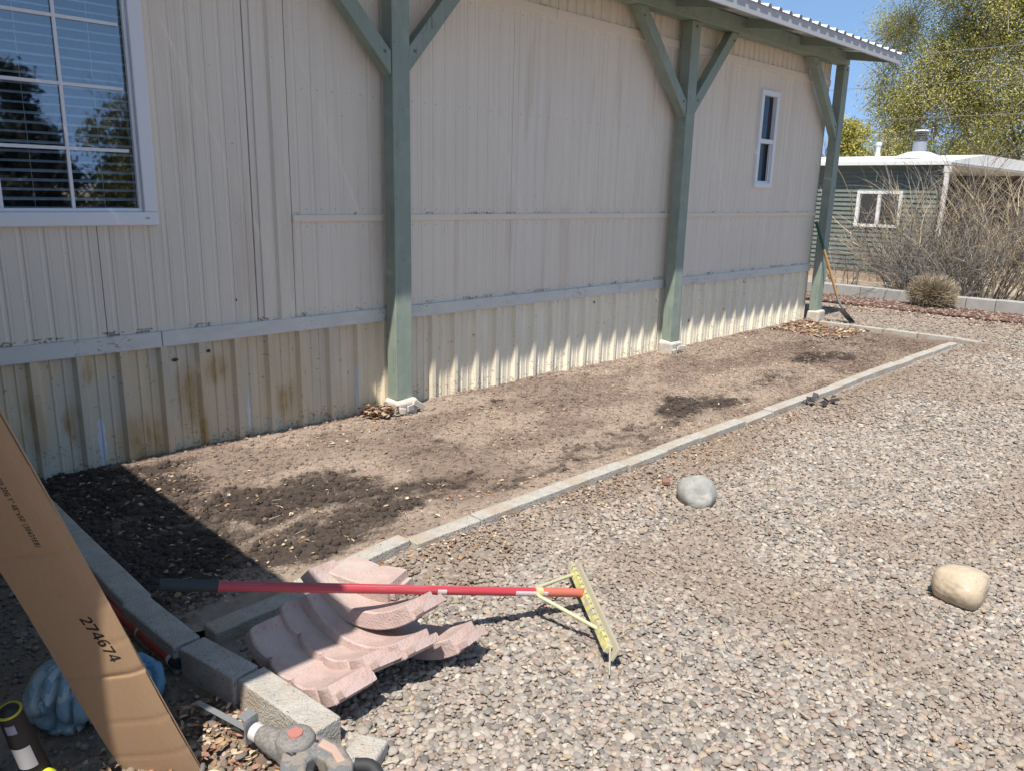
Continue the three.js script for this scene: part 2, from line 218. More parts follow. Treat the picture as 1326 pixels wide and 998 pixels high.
function pebbleShapes(n, flat, detail, amp) {
  return Array.from({ length: n }, (_, k) => { let g = mergeVertices((() => { const q = new THREE.IcosahedronGeometry(1, detail); q.deleteAttribute('normal'); q.deleteAttribute('uv'); return q; })()); const p = g.attributes.position, a = V();
    for (let i = 0; i < p.count; i++) { a.fromBufferAttribute(p, i); const d = 1 + amp * 2 * (n3(a, 1.3, 300 + k * 7) - 0.5); a.multiplyScalar(d); p.setXYZ(i, a.x, a.y * flat, a.z * rrFix(k)); } g.computeVertexNormals(); return g; });
}
const rrFix = (k) => 0.68 + 0.09 * (k % 4);
const stoneMat = std(1, 1, 1, { roughness: 0.85 });
function scatter(name, parent, shapes, mat, list) {         // list of [x, y, z, sx, sy, sz, yaw, tilt, colour]
  const m4 = new THREE.Matrix4(), q = new THREE.Quaternion(), e = new THREE.Euler(), c = new THREE.Color();
  shapes.forEach((g, s) => {
    const mine = list.filter((_, i) => i % shapes.length === s), im = new THREE.InstancedMesh(g, mat, mine.length); im.name = name; im.castShadow = im.receiveShadow = true;
    mine.forEach((t, i) => { m4.compose(V(t[0], t[1], t[2]), q.setFromEuler(e.set(t[7], t[6], t[9] ?? t[7] * 0.7, 'YXZ')), V(t[3], t[4], t[5])); im.setMatrixAt(i, m4); im.setColorAt(i, c.setRGB(...t[8])); });
    im.userData = { kind: 'stuff' }; parent.add(im);
  });
}
const stuff = (name, label, category) => { const g = new THREE.Group(); g.name = numbered(name); g.userData = { label, category, kind: 'stuff' }; scene.add(g); return g; };
const dusty = (x, z) => smooth(0.9, 0.2, Math.hypot((x - 2.05) / 0.75, (z + 2.42) / 0.3)) * 0.9 + smooth(0.9, 0.3, Math.hypot((x - 3.4) / 0.8, (z + 2.5) / 0.18)) * 0.5;
{
  const list = [], out = [];
  const add = (x, z, s) => { const big = Math.pow(rnd(), 4), r = s * (0.0046 + 0.0098 * big + 0.0040 * rnd()), t = stoneTones[Math.min(12, Math.floor(rnd() * 13))], k = rr(0.8, 1.2), brown = dusty(x, z) * 0.6 + 0.5 * smooth(0.5, 0, z + 2.62) + 0.55 * smooth(0.48, 0.68, fbm(x * 0.9, z * 1.1, 291, 4));
    const c = mix3([t[0] * k, t[1] * k, t[2] * k], [0.235, 0.175, 0.13], clamp(brown * rr(0.5, 1.3))); list.push([x, yardHeight(x, z) + rr(0.000, 0.009) + r * 0.15, z, r * rr(0.9, 1.35), r * rr(0.75, 1.1), r * rr(0.9, 1.2), rnd() * 6.28, rr(-0.35, 0.35), c]); };
  const ring = (d0, d1, dens, s) => { const a0 = -1.15, a1 = 0.35, n = Math.floor(dens * 0.5 * (d1 * d1 - d0 * d0) * (a1 - a0)); for (let i = 0; i < n; i++) { const d = Math.sqrt(mix(d0 * d0, d1 * d1, rnd())), a = mix(a0, a1, rnd()), x = d * Math.cos(a), z = d * Math.sin(a);
    if (x > 12.35 || (z < -2.63 && x < 10.12) || x < 0.98) continue; if (x < 1.3 && z < -2.5) continue; if (rnd() < dusty(x, z)) continue; add(x, z, s); } };
  ring(1.0, 3.6, 8800, 1); ring(3.6, 6, 7000, 1.05); ring(6, 9, 3400, 1.2); ring(9, 13.1, 1600, 1.5);
  for (let i = 0; i < 420; i++) { const x = rr(0.35, 1.02), z = rr(-2.3, -0.9); if (rnd() < smooth(0.5, 1.1, x + (z + 2.2) * 0.35)) add(x, z, 1); }
  for (let i = 0; i < 260; i++) { const x = rr(1, 9.6), z = rr(-4.6, -2.8); add(x, z, 0.7); list[list.length - 1][1] = bedHeight(x, z) + 0.003; }
  scatter('pebbles', stuff('river_gravel', 'rounded grey, tan and white river pebbles spread over the yard', 'gravel'), pebbleShapes(5, 0.55, 1, 0.22), stoneMat, list);
}
{ // lumps of soil
  const list = [];
  for (let i = 0; i < 26000; i++) { const far = Math.pow(rnd(), 1.6), x = 0.98 + far * 8.8, z = rr(-4.66, -2.76), c = soil(x, z), k = rr(0.7, 1.25), r = 0.0022 + (c[0] < 0.12 ? 0.016 : 0.011) * Math.pow(rnd(), 5) + 0.0008 * x; list.push([x, bedHeight(x, z) + r * 0.2, z, r * rr(0.8, 1.4), r, r, rnd() * 6.28, rr(-0.5, 0.5), [c[0] * k, c[1] * k, c[2] * k]]); }
  for (let i = 0; i < 5000; i++) { const x = rr(0.1, 0.86), z = rr(-4.5, -1.2), k = rr(0.6, 1.3), r = 0.003 + 0.011 * Math.pow(rnd(), 4); list.push([x, ripple(x, z) - 0.016 + r * 0.2, z, r, r * 0.8, r, rnd() * 6.28, 0.2, [0.2 * k, 0.155 * k, 0.115 * k]]); }
  scatter('clods', stuff('soil_clods', 'small crumbs of dry soil lying on the planting bed', 'soil'), pebbleShapes(3, 0.8, 1, 0.5), std(1, 1, 1, { roughness: 1 }), list);
}
function leafShape(curl) { const r = new Raw(), n = 5; for (let k = 0; k < n; k++) { const a = k / n, b = (k + 1) / n, w = (t) => 0.42 * Math.sin(Math.PI * Math.pow(t, 0.8)), y = (t) => curl * Math.sin(t * 3), L = (t, s) => V(t * 2 - 1, y(t) + curl * 0.7 * Math.abs(s), s * w(t) * 2); r.quad(L(a, -1), L(b, -1), L(b, 0), L(a, 0)); r.quad(L(a, 0), L(b, 0), L(b, 1), L(a, 1)); } return r.geo(); }
{
  const tones = [[0.36, 0.235, 0.135], [0.26, 0.155, 0.085], [0.46, 0.34, 0.22], [0.17, 0.10, 0.065], [0.52, 0.42, 0.30], [0.33, 0.17, 0.12]], list = [];
  const put = (x, z, y, s) => { const t = tones[Math.floor(rnd() * 6)], k = rr(0.8, 1.2); list.push([x, y + 0.004, z, s * rr(0.8, 1.4), s, s * rr(0.35, 0.9), rnd() * 6.28, rr(-0.5, 0.5), [t[0] * k, t[1] * k, t[2] * k]]); };
  for (let i = 0; i < 5200; i++) { const x = 1 + 8.8 * Math.pow(rnd(), 1.15), z = rr(-4.64, -2.76), w = 0.1 + 0.75 * smooth(0.45, 0.68, fbm(x * 2, z * 2.6, 401, 4)) + 0.5 * smooth(6.2, 8.5, x) + 0.4 * smooth(-2.98, -2.8, z) + 0.25 * smooth(-4.5, -4.62, z); if (rnd() < w) put(x, z, bedHeight(x, z), rr(0.006, 0.017)); }
  for (let i = 0; i < 900; i++) { const x = rr(9, 10.2), z = rr(-4.6, -3.7); put(x, z, bedHeight(x, z) + rr(0, 0.03), rr(0.012, 0.03)); }
  for (let i = 0; i < 1500; i++) { const x = rr(1.3, 6), z = -2.64 + 0.5 * Math.pow(rnd(), 2); put(x, z, yardHeight(x, z) + 0.012, rr(0.005, 0.014)); }
  for (let i = 0; i < 900; i++) { const x = rr(1.1, 9), z = rr(-2.4, 0.6); put(x, z, yardHeight(x, z) + 0.016, rr(0.004, 0.012)); }
  for (let i = 0; i < 1500; i++) { const x = rr(0.35, 0.93), z = rr(-2.25, -1.3); put(x, z, ripple(x, z) - 0.014, rr(0.007, 0.02)); }
  for (let i = 0; i < 90; i++) { const x = rr(0.96, 1.3), z = rr(-4.3, -2.7); put(x, z, bedHeight(x, z), rr(0.008, 0.02)); }
  for (let i = 0; i < 120; i++) { const x = 3.2 + rr(-0.16, 0.1), z = rr(-4.64, -4.45); put(x, z, rr(0.0, 0.07), rr(0.015, 0.03)); }
  for (let i = 0; i < 1600; i++) { const x = rr(11.6, 13.2), z = rr(-5, 0.5); put(x, z, rr(0, 0.012), rr(0.012, 0.03)); }
  scatter('leaves', stuff('leaf_litter', 'dry brown and tan leaf fragments strewn over soil and gravel', 'leaves'), [leafShape(0.12), leafShape(0.35), leafShape(-0.2)], std(1, 1, 1, { roughness: 0.9 }), list);
}
{
  const list = [], tones = [[0.55, 0.45, 0.3], [0.35, 0.26, 0.18], [0.2, 0.14, 0.1]];
  const put = (x, z, y) => { const l = rr(0.012, 0.045); list.push([x, y + 0.004, z, l, rr(0.6, 1.3), rr(0.6, 1.3), rnd() * 6.28, rr(-0.1, 0.1), tones[Math.floor(rnd() * 3)]]); };
  for (let i = 0; i < 900; i++) { const x = rr(1, 9.5), z = rr(-4.6, -2.8); put(x, z, bedHeight(x, z)); }
  for (let i = 0; i < 450; i++) { const x = rr(1.1, 7), z = rr(-2.5, 0.5); put(x, z, yardHeight(x, z) + 0.016); }
  scatter('stalks', stuff('dry_stalks', 'thin dry stalks and straw bits scattered on the ground', 'straw'), [new THREE.CylinderGeometry(0.0011, 0.0016, 2, 5).rotateZ(Math.PI / 2)], std(1, 1, 1, { roughness: 0.9 }), list);
}
{
  const list = [];
  for (let i = 0; i < 6000; i++) { const x = 13.25 - 0.95 * Math.pow(rnd(), 0.8), z = -7 + 8.5 * Math.pow(rnd(), 1.3), k = rr(0.6, 1.4), r = rr(0.012, 0.032), c = rnd() < 0.68 ? [0.135, 0.075, 0.062] : [0.27, 0.2, 0.15]; list.push([x, 0.012 + rr(0, 0.015), z, r, r * 0.7, r * 0.8, rnd() * 6.28, rr(-0.6, 0.6), c.map((q) => q * k)]); }
  scatter('chips', stuff('red_mulch', 'dark red lava mulch in a strip below the block wall', 'mulch'), pebbleShapes(3, 0.8, 1, 0.6), std(1, 1, 1, { roughness: 1 }), list);
}

// ---------------------------------------------------------------- the long mobile home
const WZ = -4.67;
const home = thing('mobile_home', 'long beige mobile home clad in ribbed metal siding and skirting', 'mobile home', [0, 0, WZ]);
const uvSide = (x, y) => [x / WX1, (y - 0.7) / 2.6], uvSkirt = (x, y) => [x / WX1, (y + 0.12) / 0.82];
function flutes(x0, x1, pitch, groove, depth, mid) {
  const pr = [[x0, 0]]; const n = Math.round((x1 - x0) / pitch), w = (x1 - x0) / n;
  for (let k = 0; k < n; k++) { const c = x0 + (k + 0.5) * w; if (mid) pr.push([c - w * 0.27, 0], [c - w * 0.25, -mid], [c - w * 0.23, 0]); pr.push([c - groove, 0], [c - groove * 0.45, -depth], [c + groove * 0.3, -depth], [c + groove * 0.6, 0]); if (mid) pr.push([c + w * 0.2, 0], [c + w * 0.22, -mid], [c + w * 0.25, 0]); }
  pr.push([x1, 0]); return pr;
}
const lip = (pr, d) => [[pr[0][0], -d], ...pr, [pr[pr.length - 1][0], -d]];
const seams = [2.605, 3.49, 4.58, 5.67, 6.755, 7.845, 8.93, 10.12];
for (let k = 0; k < seams.length - 1; k++) {
  const x0 = seams[k] + 0.0018, x1 = seams[k + 1] - 0.0018;
  part('siding_panel', sheet(lip(flutes(x0, x1, 0.1085, 0.014, 0.0035, 0.0012), 0.012), 0.757, 1.376, uvSide), M.siding, home);
  const up = (a, b, y0, y1) => sheet(lip(flutes(a, b, 0.1085, 0.015, 0.004, 0.0014), 0.012), y0, y1, uvSide);
  part('siding_panel', k === 5 ? join([up(x0, 8.45, 1.42, 2.962), up(8.82, x1, 1.42, 2.962), sheet([[8.45, 0], [8.82, 0]], 1.42, 1.72, uvSide), sheet([[8.45, 0], [8.82, 0]], 2.74, 2.962, uvSide)]) : up(x0, x1, 1.42, 2.962), M.siding, home);
  part('frieze_panel', sheet(lip(flutes(x0, x1, 0.1085, 0.02, 0.011, 0.003), 0.012), 3.034, 3.3, uvSide), M.siding, home);
}
part('siding_panel', join([sheet(flutes(-1.2, 1.428, 0.105, 0.016, 0.0045, 0.0015), 0.757, 1.372, uvSide), sheet(flutes(-1.2, 1.428, 0.105, 0.016, 0.0045, 0.0015), 2.8, 3.3, uvSide)]), M.siding, home);
part('siding_panel', join([sheet([[1.432, -0.012], ...flutes(1.432, 1.75, 0.105, 0.016, 0.0045, 0.0015)], 0.757, 1.372, uvSide), sheet(flutes(1.432, 1.75, 0.105, 0.016, 0.0045, 0.0015), 2.8, 3.3, uvSide), sheet([...flutes(1.75, 2.33, 0.105, 0.016, 0.0045, 0.0015), [2.33, -0.014]], 0.757, 3.3, uvSide)]), M.siding, home);
part('joint_strip', sheet([[2.335, -0.014], [2.337, 0.004], [2.372, 0.004], [2.376, 0.016], [2.425, 0.016], [2.44, -0.004], [2.475, -0.004], [2.49, 0.018], [2.55, 0.018], [2.565, 0.002], [2.6, 0.002], [2.602, -0.014]], 0.757, 3.3, uvSide), M.siding, home);
for (const [x0, x1] of [[2.604, 6.048], [6.052, 10.125]]) part('mid_rail', rbox(x1 - x0, 0.046, 0.022, 0.005, (x0 + x1) / 2, 1.398, 0.004), M.rail, home);
for (const [x0, x1] of [[2.604, 5.04], [5.044, 8.1], [8.104, 10.125]]) part('upper_rail', rbox(x1 - x0, 0.074, 0.024, 0.005, (x0 + x1) / 2, 2.998, 0.006), M.rail, home);
for (const [x0, x1] of [[-1.2, 1.715], [1.719, 3.33], [3.334, 6.05], [6.054, 10.13]]) part('belly_band', rbox(x1 - x0, 0.092, 0.028, 0.006, (x0 + x1) / 2, 0.711, 0.009), M.band, home);
{ // skirting: trapezoid ribs 0.225 m apart with two small stiffeners in each pan
  const P = 0.2265, first = 0.0; let sheetPts = [], count = 0, k0 = -5;
  const rib = (c) => [[c - 0.036, -0.012], [c - 0.018, 0.019], [c + 0.016, 0.019], [c + 0.034, -0.012]];
  for (let k = -5; k < 46; k++) {
    const c = 1.044 + (k - 4) * P + first; if (c > 10.1) break;
    sheetPts.push(...rib(c)); const q = c + P * 0.38, r = c + P * 0.65;
    for (const s of [q, r]) sheetPts.push([s - 0.009, -0.012], [s - 0.003, -0.006], [s + 0.004, -0.006], [s + 0.009, -0.012]);
    count++;
    const next = c + P, last = next > 10.1;
    if (count === 4 || last) { const edge = last ? 10.128 : next - 0.036; sheetPts.push([edge, -0.012]); part('skirt_panel', sheet(sheetPts.filter(([x]) => x <= edge), -0.06, 0.672, uvSkirt), M.skirt, home); sheetPts = [[edge + 0.0015, -0.012]]; count = 0; }
  }
}
// the walls behind the cladding, with the two window openings left free
part('wall', join([bbox(-1.2, 0.34, 0.02, 3.3, -0.1, -0.02), bbox(1.73, 8.45, 0.02, 3.3, -0.1, -0.02), bbox(8.82, 10.12, 0.02, 3.3, -0.1, -0.02), bbox(0.34, 1.73, 0.02, 1.39, -0.1, -0.02), bbox(0.34, 1.73, 2.79, 3.3, -0.1, -0.02), bbox(8.45, 8.82, 0.02, 1.72, -0.1, -0.02), bbox(8.45, 8.82, 2.74, 3.3, -0.1, -0.02)]), M.core, home);
part('end_wall', sheet([[10.13, 0.002], [10.135, 0], [10.135, -4.3]], -0.05, 3.3, uvSide), M.rail, home);
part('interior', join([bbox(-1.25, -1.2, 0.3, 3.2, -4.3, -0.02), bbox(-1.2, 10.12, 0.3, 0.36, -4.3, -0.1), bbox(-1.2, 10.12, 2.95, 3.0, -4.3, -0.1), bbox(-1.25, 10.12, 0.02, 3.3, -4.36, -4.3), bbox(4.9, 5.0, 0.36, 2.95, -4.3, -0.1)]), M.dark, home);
const glass = new THREE.MeshPhysicalMaterial({ roughness: 0.02, transmission: 1, thickness: 0, ior: 2.3, side: THREE.DoubleSide }); glass.color.setRGB(0.85, 0.9, 0.95);
{ // large gridded window with a venetian blind behind the glass
  const w = new THREE.Group(); w.name = 'window'; home.add(w);
  const X0 = 0.32, X1 = 1.752, Y0 = 1.368, Y1 = 2.81, F = 0.075;
  part('frame', join([rbox(X1 - X0, F, 0.07, 0.008, (X0 + X1) / 2, Y0 + F / 2, 0.004), rbox(X1 - X0, F, 0.07, 0.008, (X0 + X1) / 2, Y1 - F / 2, 0.004), rbox(F, Y1 - Y0 - 2 * F, 0.068, 0.008, X0 + F / 2, (Y0 + Y1) / 2, 0.004), rbox(F, Y1 - Y0 - 2 * F, 0.068, 0.008, X1 - F / 2, (Y0 + Y1) / 2, 0.004),
    rbox(X1 - X0 - 2 * F, 0.018, 0.03, 0.004, (X0 + X1) / 2, Y0 + F + 0.009, -0.002), rbox(0.018, Y1 - Y0 - 2 * F - 0.018, 0.03, 0.004, X1 - F - 0.009, (Y0 + Y1) / 2 + 0.009, -0.002)]), M.white, w);
  part('weep_slot', box(0.02, 0.004, 0.004, 1.69, Y0 + 0.04, 0.04), M.dark, w);
  const gx = [0.40, 0.667, 1.0, 1.332, 1.661], gy = [1.459, 1.767, 2.087, 2.41, 2.733];
  for (let i = 0; i < 4; i++) for (let j = 0; j < 4; j++) part('pane', bbox(gx[i] + 0.001, gx[i + 1] - 0.001, gy[j] + 0.001, gy[j + 1] - 0.001, -0.0225, -0.0215), glass, w);
  for (let i = 1; i < 4; i++) part('muntin', rbox(0.018, 1.29, 0.012, 0.003, gx[i], 2.095, -0.013), M.white, w);
  for (let j = 1; j < 4; j++) part('muntin', rbox(1.31, 0.018, 0.011, 0.003, 0.985, gy[j], -0.0135), M.white, w);
  const slat = (() => { const pr = [], n = 5; for (let k = 0; k <= n; k++) { const t = k / n - 0.5; pr.push([t * 0.046, 0.006 * (1 - 4 * t * t)]); } const p = []; for (let k = 0; k < n; k++) { const [z0, y0] = pr[k], [z1, y1] = pr[k + 1]; p.push(-0.6, y0, z0, 0.69, y0, z0, 0.69, y1, z1, -0.6, y0, z0, 0.69, y1, z1, -0.6, y1, z1); } const g = new THREE.BufferGeometry(); g.setAttribute('position', new THREE.Float32BufferAttribute(p, 3)); g.computeVertexNormals(); return g; })();
  for (let k = 0; k < 27; k++) { const s = part('blind_slat', slat, M.blind, w); s.position.set(0.985, 1.46 + k * 0.0475, -0.07); s.rotation.x = 0.3 + 0.05 * Math.sin(k * 2.1); }
  for (const x of [0.62, 1.16, 1.5]) part('blind_cord', rod(V(x, 1.43, -0.045), V(x, 2.74, -0.045), 0.0014, 0.0014, 5), M.white, w);
}
{ // narrow sash window
  const w = new THREE.Group(); w.name = 'window'; home.add(w);
  const X0 = 8.43, X1 = 8.835, Y0 = 1.70, Y1 = 2.762, F = 0.058;
  part('frame', join([rbox(X1 - X0, F, 0.06, 0.006, (X0 + X1) / 2, Y0 + F / 2, 0.006), rbox(X1 - X0, F, 0.06, 0.006, (X0 + X1) / 2, Y1 - F / 2, 0.006), rbox(F, Y1 - Y0 - 2 * F, 0.058, 0.006, X0 + F / 2, (Y0 + Y1) / 2, 0.006), rbox(F, Y1 - Y0 - 2 * F, 0.058, 0.006, X1 - F / 2, (Y0 + Y1) / 2, 0.006), rbox(X1 - X0 - 2 * F, 0.05, 0.04, 0.005, (X0 + X1) / 2, 2.215, 0.008)]), M.white, w);
  part('sash', join([rbox(0.02, 0.43, 0.03, 0.004, X1 - F - 0.01, 1.972, -0.004), rbox(0.27, 0.02, 0.03, 0.004, (X0 + X1) / 2 - 0.006, Y0 + F + 0.01, -0.004)]), M.white, w);
  const clear = glass.clone(); clear.ior = 1.35; clear.color.setRGB(0.6, 0.65, 0.7);
  part('pane', bbox(X0 + F, X1 - F, 2.24, Y1 - F, -0.0165, -0.0155), clear, w); part('pane', bbox(X0 + F, X1 - F, Y0 + F, 2.19, -0.0265, -0.0255), clear, w);
  part('curtain', bbox(X0 + F, X1 - F, 2.2, 2.72, -0.075, -0.07), std(0.12, 0.15, 0.14), w);
}

{ // dried mud and caught leaves on the cladding
  const mud = std(0.085, 0.06, 0.045, { roughness: 1 });
  [[2.195, 0.905, 0.012, 0.02], [1.79, 0.575, 0.05, 0.02], [1.745, 0.6, 0.03, 0.014], [2.0, 0.605, 0.03, 0.02], [6.03, 0.535, 0.03, 0.03], [5.71, 0.605, 0.014, 0.03], [7.35, 0.27, 0.025, 0.03]].forEach(([x, y, w, h], k) => part('mud_spot', lump(new THREE.IcosahedronGeometry(1, 5).scale(w * 0.45, h * 0.45, 0.004), 0.006, 70, 580 + k).translate(x, y, y < 0.68 ? -0.004 : 0.004), mud, home));
}

// ---------------------------------------------------------------- the free-standing roof over it
const canopy = thing('roof_canopy', 'sage green post and beam frame carrying a ribbed metal roof along the beige home', 'roof');
const PZ0 = -4.61, PZ1 = -4.50, POSTS = [[3.29, 3.435, 0.10], [6.755, 6.9, 0.125], [10.13, 10.275, 0.15]];
for (const [x0, x1, y0] of POSTS) part('post', rbox(x1 - x0, 3.198 - y0, PZ1 - PZ0, 0.006, (x0 + x1) / 2, (3.198 + y0) / 2, (PZ0 + PZ1) / 2), M.green, canopy);
const brace = (x0, x1, y0, y1) => { // timber from a post face up to the beam, cut upright at the foot and level at the top
  const w = 0.10, d = V(x1 - x0, y1 - y0, 0).normalize(), s = Math.sign(x1 - x0), h = w / Math.abs(d.x), l = w / d.y;
  const sh = new THREE.Shape([new THREE.Vector2(x0, y0), new THREE.Vector2(x1, y1), new THREE.Vector2(x1 - s * l, y1), new THREE.Vector2(x0, y0 + h)]);
  return metric(new THREE.ExtrudeGeometry(sh, { depth: 0.084, bevelEnabled: true, bevelSize: 0.003, bevelThickness: 0.003, bevelSegments: 1 }).translate(0, 0, PZ0 + 0.015));
};
for (const [x0, x1] of POSTS) { part('brace', brace(x0 - 0.004, x0 - 0.83, 2.33, 3.195), M.green, canopy); if (x1 < 10) part('brace', brace(x1 + 0.004, x1 + 0.72, 2.37, 3.195), M.green, canopy); }
const steelDark = std(0.16, 0.16, 0.155, { roughness: 0.5, metalness: 0.6 }), bolt = new THREE.CylinderGeometry(0.011, 0.011, 0.012, 6).rotateX(Math.PI / 2);
for (const [x0, x1] of POSTS) for (const [bx, by] of [[x0 - 0.05, 2.47], [x0 - 0.74, 3.12], ...(x1 < 10 ? [[x1 + 0.05, 2.5], [x1 + 0.63, 3.12]] : []), [(x0 + x1) / 2, 3.15]]) part('bolt', bolt, steelDark, canopy).position.set(bx, by, by === 3.15 ? -4.497 : -4.508);
part('beam', rbox(14.6, 0.15, 0.13, 0.006, 2.92, 3.275, -4.545), M.green, canopy);
const ROOFY = (z) => 3.268 + (-3.9 - z) * 0.16;
M.soffit = M.green; M.fascia = std(0.42, 0.42, 0.43, { roughness: 0.5 });
for (let k = 0; k < 12; k++) { const x = 10.12 - k * 1.22; part('rafter', box(0.04, 0.09, 2.86, 0, 0, 0).rotateX(Math.atan(0.16)).translate(x, ROOFY(-5.35) - 0.058, -5.35), M.soffit, canopy); }
for (let k = 0; k < 4; k++) part('purlin', box(14.5, 0.025, 0.07, 2.96, ROOFY(-4.05 - k * 0.62) - 0.0 - 0.013, -4.05 - k * 0.62), M.soffit, canopy);
part('fascia', join([rbox(14.55, 0.104, 0.022, 0.004, 2.955, 3.212, -3.893)]), M.fascia, canopy);
M.roof = std(0.72, 0.73, 0.75, { roughness: 0.4, metalness: 0.25 });
for (let k = 0; k < 18; k++) { // sheets of 0.8 m with ribs every 0.2 m
  const pr = []; const xe = 10.26 - k * 0.8; for (let q = 0; q < 4; q++) { const x = xe - 0.8 + q * 0.2; pr.push([x, 0], [x + 0.118, 0], [x + 0.135, 0.03], [x + 0.172, 0.03], [x + 0.19, 0]); } pr.push([xe - 0.0015, 0]);
  const p = [], z0 = -3.865, z1 = -6.9; for (let j = 0; j < pr.length - 1; j++) { const [xa, ya] = pr[j], [xb, yb] = pr[j + 1], A = V(xa, ROOFY(z0) + ya, z0), B = V(xb, ROOFY(z0) + yb, z0), C = V(xb, ROOFY(z1) + yb, z1), D = V(xa, ROOFY(z1) + ya, z1); for (const v of [A, B, C, A, C, D]) p.push(v.x, v.y, v.z); }
  const g = new THREE.BufferGeometry(); g.setAttribute('position', new THREE.Float32BufferAttribute(p, 3)); g.computeVertexNormals(); part('roof_sheet', metric(g), M.roof, canopy);
}
part('roof_sheet', metric(new THREE.PlaneGeometry(14.4, 3.1).rotateX(Math.PI / 2 + 0.16).translate(3.06, ROOFY(-6.9) - 0.25, -8.42)), M.roof, canopy);
part('gutter', join([rbox(5.8, 0.1, 0.012, 0.003, -1.11, 3.215, -3.785), rbox(5.8, 0.012, 0.1, 0.003, -1.11, 3.17, -3.835), rbox(0.012, 0.1, 0.1, 0.003, 1.785, 3.215, -3.835)]), M.fascia, canopy);

// porch roof at the near end of the home: its shade falls across the bed, the edging and the carton
const porch = thing('porch_roof', 'low porch roof with a boarded side wall beside the gridded window', 'porch');
M.timber = std(0.26, 0.2, 0.14);
part('deck', bbox(-4.8, 0.26, 2.45, 2.56, -4.6, -1.468), M.timber, porch);
part('side_wall', bbox(-1.0, -0.9, -0.05, 2.448, -4.6, -1.52), M.timber, porch);
for (const [x, z] of [[0.105, -2.125], [-4.7, -1.6], [-4.7, -4.4]]) part('post', rbox(0.09, 2.49, 0.09, 0.006, x - 0.02, 1.203, z), M.timber, porch);

// footings under the posts
M.footing = std(1, 1, 1, { roughness: 0.95, map: colourTexture(256, 256, (u, v) => { const k = 0.75 + 0.45 * fbm(u * 8, v * 8, 501, 5, 8, 8); return [0.55 * k, 0.5 * k, 0.44 * k]; }) }); M.footing.map.repeat.set(3, 3);
const footLabels = ['crumpled pale concrete footing under the braced post beside two wide skirting bays', 'rounded pale concrete footing with a split side under the middle green post', 'flat pale concrete footing under the corner post by the leaning shovel'];
POSTS.forEach(([x0, x1, y0], k) => {
  const cx = (x0 + x1) / 2, f = thing('post_footing', footLabels[k], 'footing', [cx, 0, -4.545], 'post footings');
  part('pier', lump(new RoundedBoxGeometry(0.2, y0 + 0.07, 0.17, 8, 0.03).translate(0.005, (y0 - 0.07) / 2, 0), 0.024, 15, 510 + k * 5), M.footing, f);
  if (k < 2) for (let q = 0; q < 3; q++) part('flake', lump(new RoundedBoxGeometry(0.05 + 0.03 * q, 0.045, 0.016, 4, 0.006).rotateZ(rr(-0.6, 0.6)).rotateY(rr(-0.5, 0.5)).translate(-0.06 + q * 0.075, 0.03 + 0.012 * q, 0.095), 0.008, 20, 530 + k * 9 + q), M.footing, f);
});

// ---------------------------------------------------------------- concrete edging
function edging(x, y, z, len, w, h, yaw, s) { return lump(new RoundedBoxGeometry(len, h, w, 3, 0.008), 0.004, 30, s).rotateY(yaw).translate(0, 0, 0); }
{
  let x = 1.02, k = 0; const line = kerbLine;
  while (x < 9.7) { const L = Math.min(9.85 - x, [0.405, 0.6, 0.4, 0.61, 0.59, 0.4][k % 6]), cx = x + L / 2, yaw = Math.atan2(line(x) - line(x + L), L) + rr(-0.02, 0.02);
    solo('edging_block', edging(0, 0, 0, L - 0.005, 0.088, 0.15, yaw, 600 + k), M.concrete, 'grey concrete edging block in the long kerb between soil bed and gravel', 'edging block', [cx, (cx < 1.7 ? -0.026 : -0.041) + rr(-0.007, 0.007), line(cx) + rr(-0.01, 0.01)], 'edging blocks of the long kerb'); x += L; k++; }
  const cuts = [-1.752, -2.15, -2.45, -2.86, -3.27, -3.68, -4.09, -4.5], rx = (z) => 1.015 - 0.13 * smooth(-1.75, -2.75, z) - 0.0 * z;
  for (let q = 0; q < cuts.length - 1; q++) { const a = cuts[q], b = cuts[q + 1], c = (a + b) / 2, L = a - b, first = q === 0;
    solo('edging_block', lump(new RoundedBoxGeometry(0.098, 0.17, L - 0.008, first ? 8 : 3, 0.008), 0.0045, 30, 640 + q).rotateY(Math.atan2(rx(a) - rx(b), L)), M.concrete, first ? 'sunlit pale end block of the short edging row beside the dusty saw' : 'concrete edging block in the shaded row running to the wall', 'edging block', [rx(c), 0.002, c], first ? undefined : 'shaded edging row'); }
  for (let q = 0; q < 4; q++) { const z = -4.15 + q * 0.395; solo('edging_block', lump(new RoundedBoxGeometry(0.1, 0.14, 0.385, 3, 0.008), 0.004, 30, 660 + q).rotateY(rr(-0.03, 0.03)), M.concrete, 'concrete edging block closing the far end of the soil bed', 'edging block', [9.93 + 0.03 * q, -0.012, z], 'edging blocks at the far end of the bed'); }
  solo('edging_block', lump(new RoundedBoxGeometry(0.3, 0.13, 0.1, 3, 0.008), 0.004, 30, 668), M.concrete, 'concrete edging block sticking out past the corner of the bed', 'edging block', [10.06, -0.018, -2.66]).rotation.y = 1.25;
  solo('concrete_fragment', lump(new RoundedBoxGeometry(0.15, 0.05, 0.1, 6, 0.012), 0.012, 22, 670), M.concrete, 'small broken concrete piece behind the saw handle', 'concrete', [1.06, 0.014, -1.645]).rotation.y = 0.5;
}

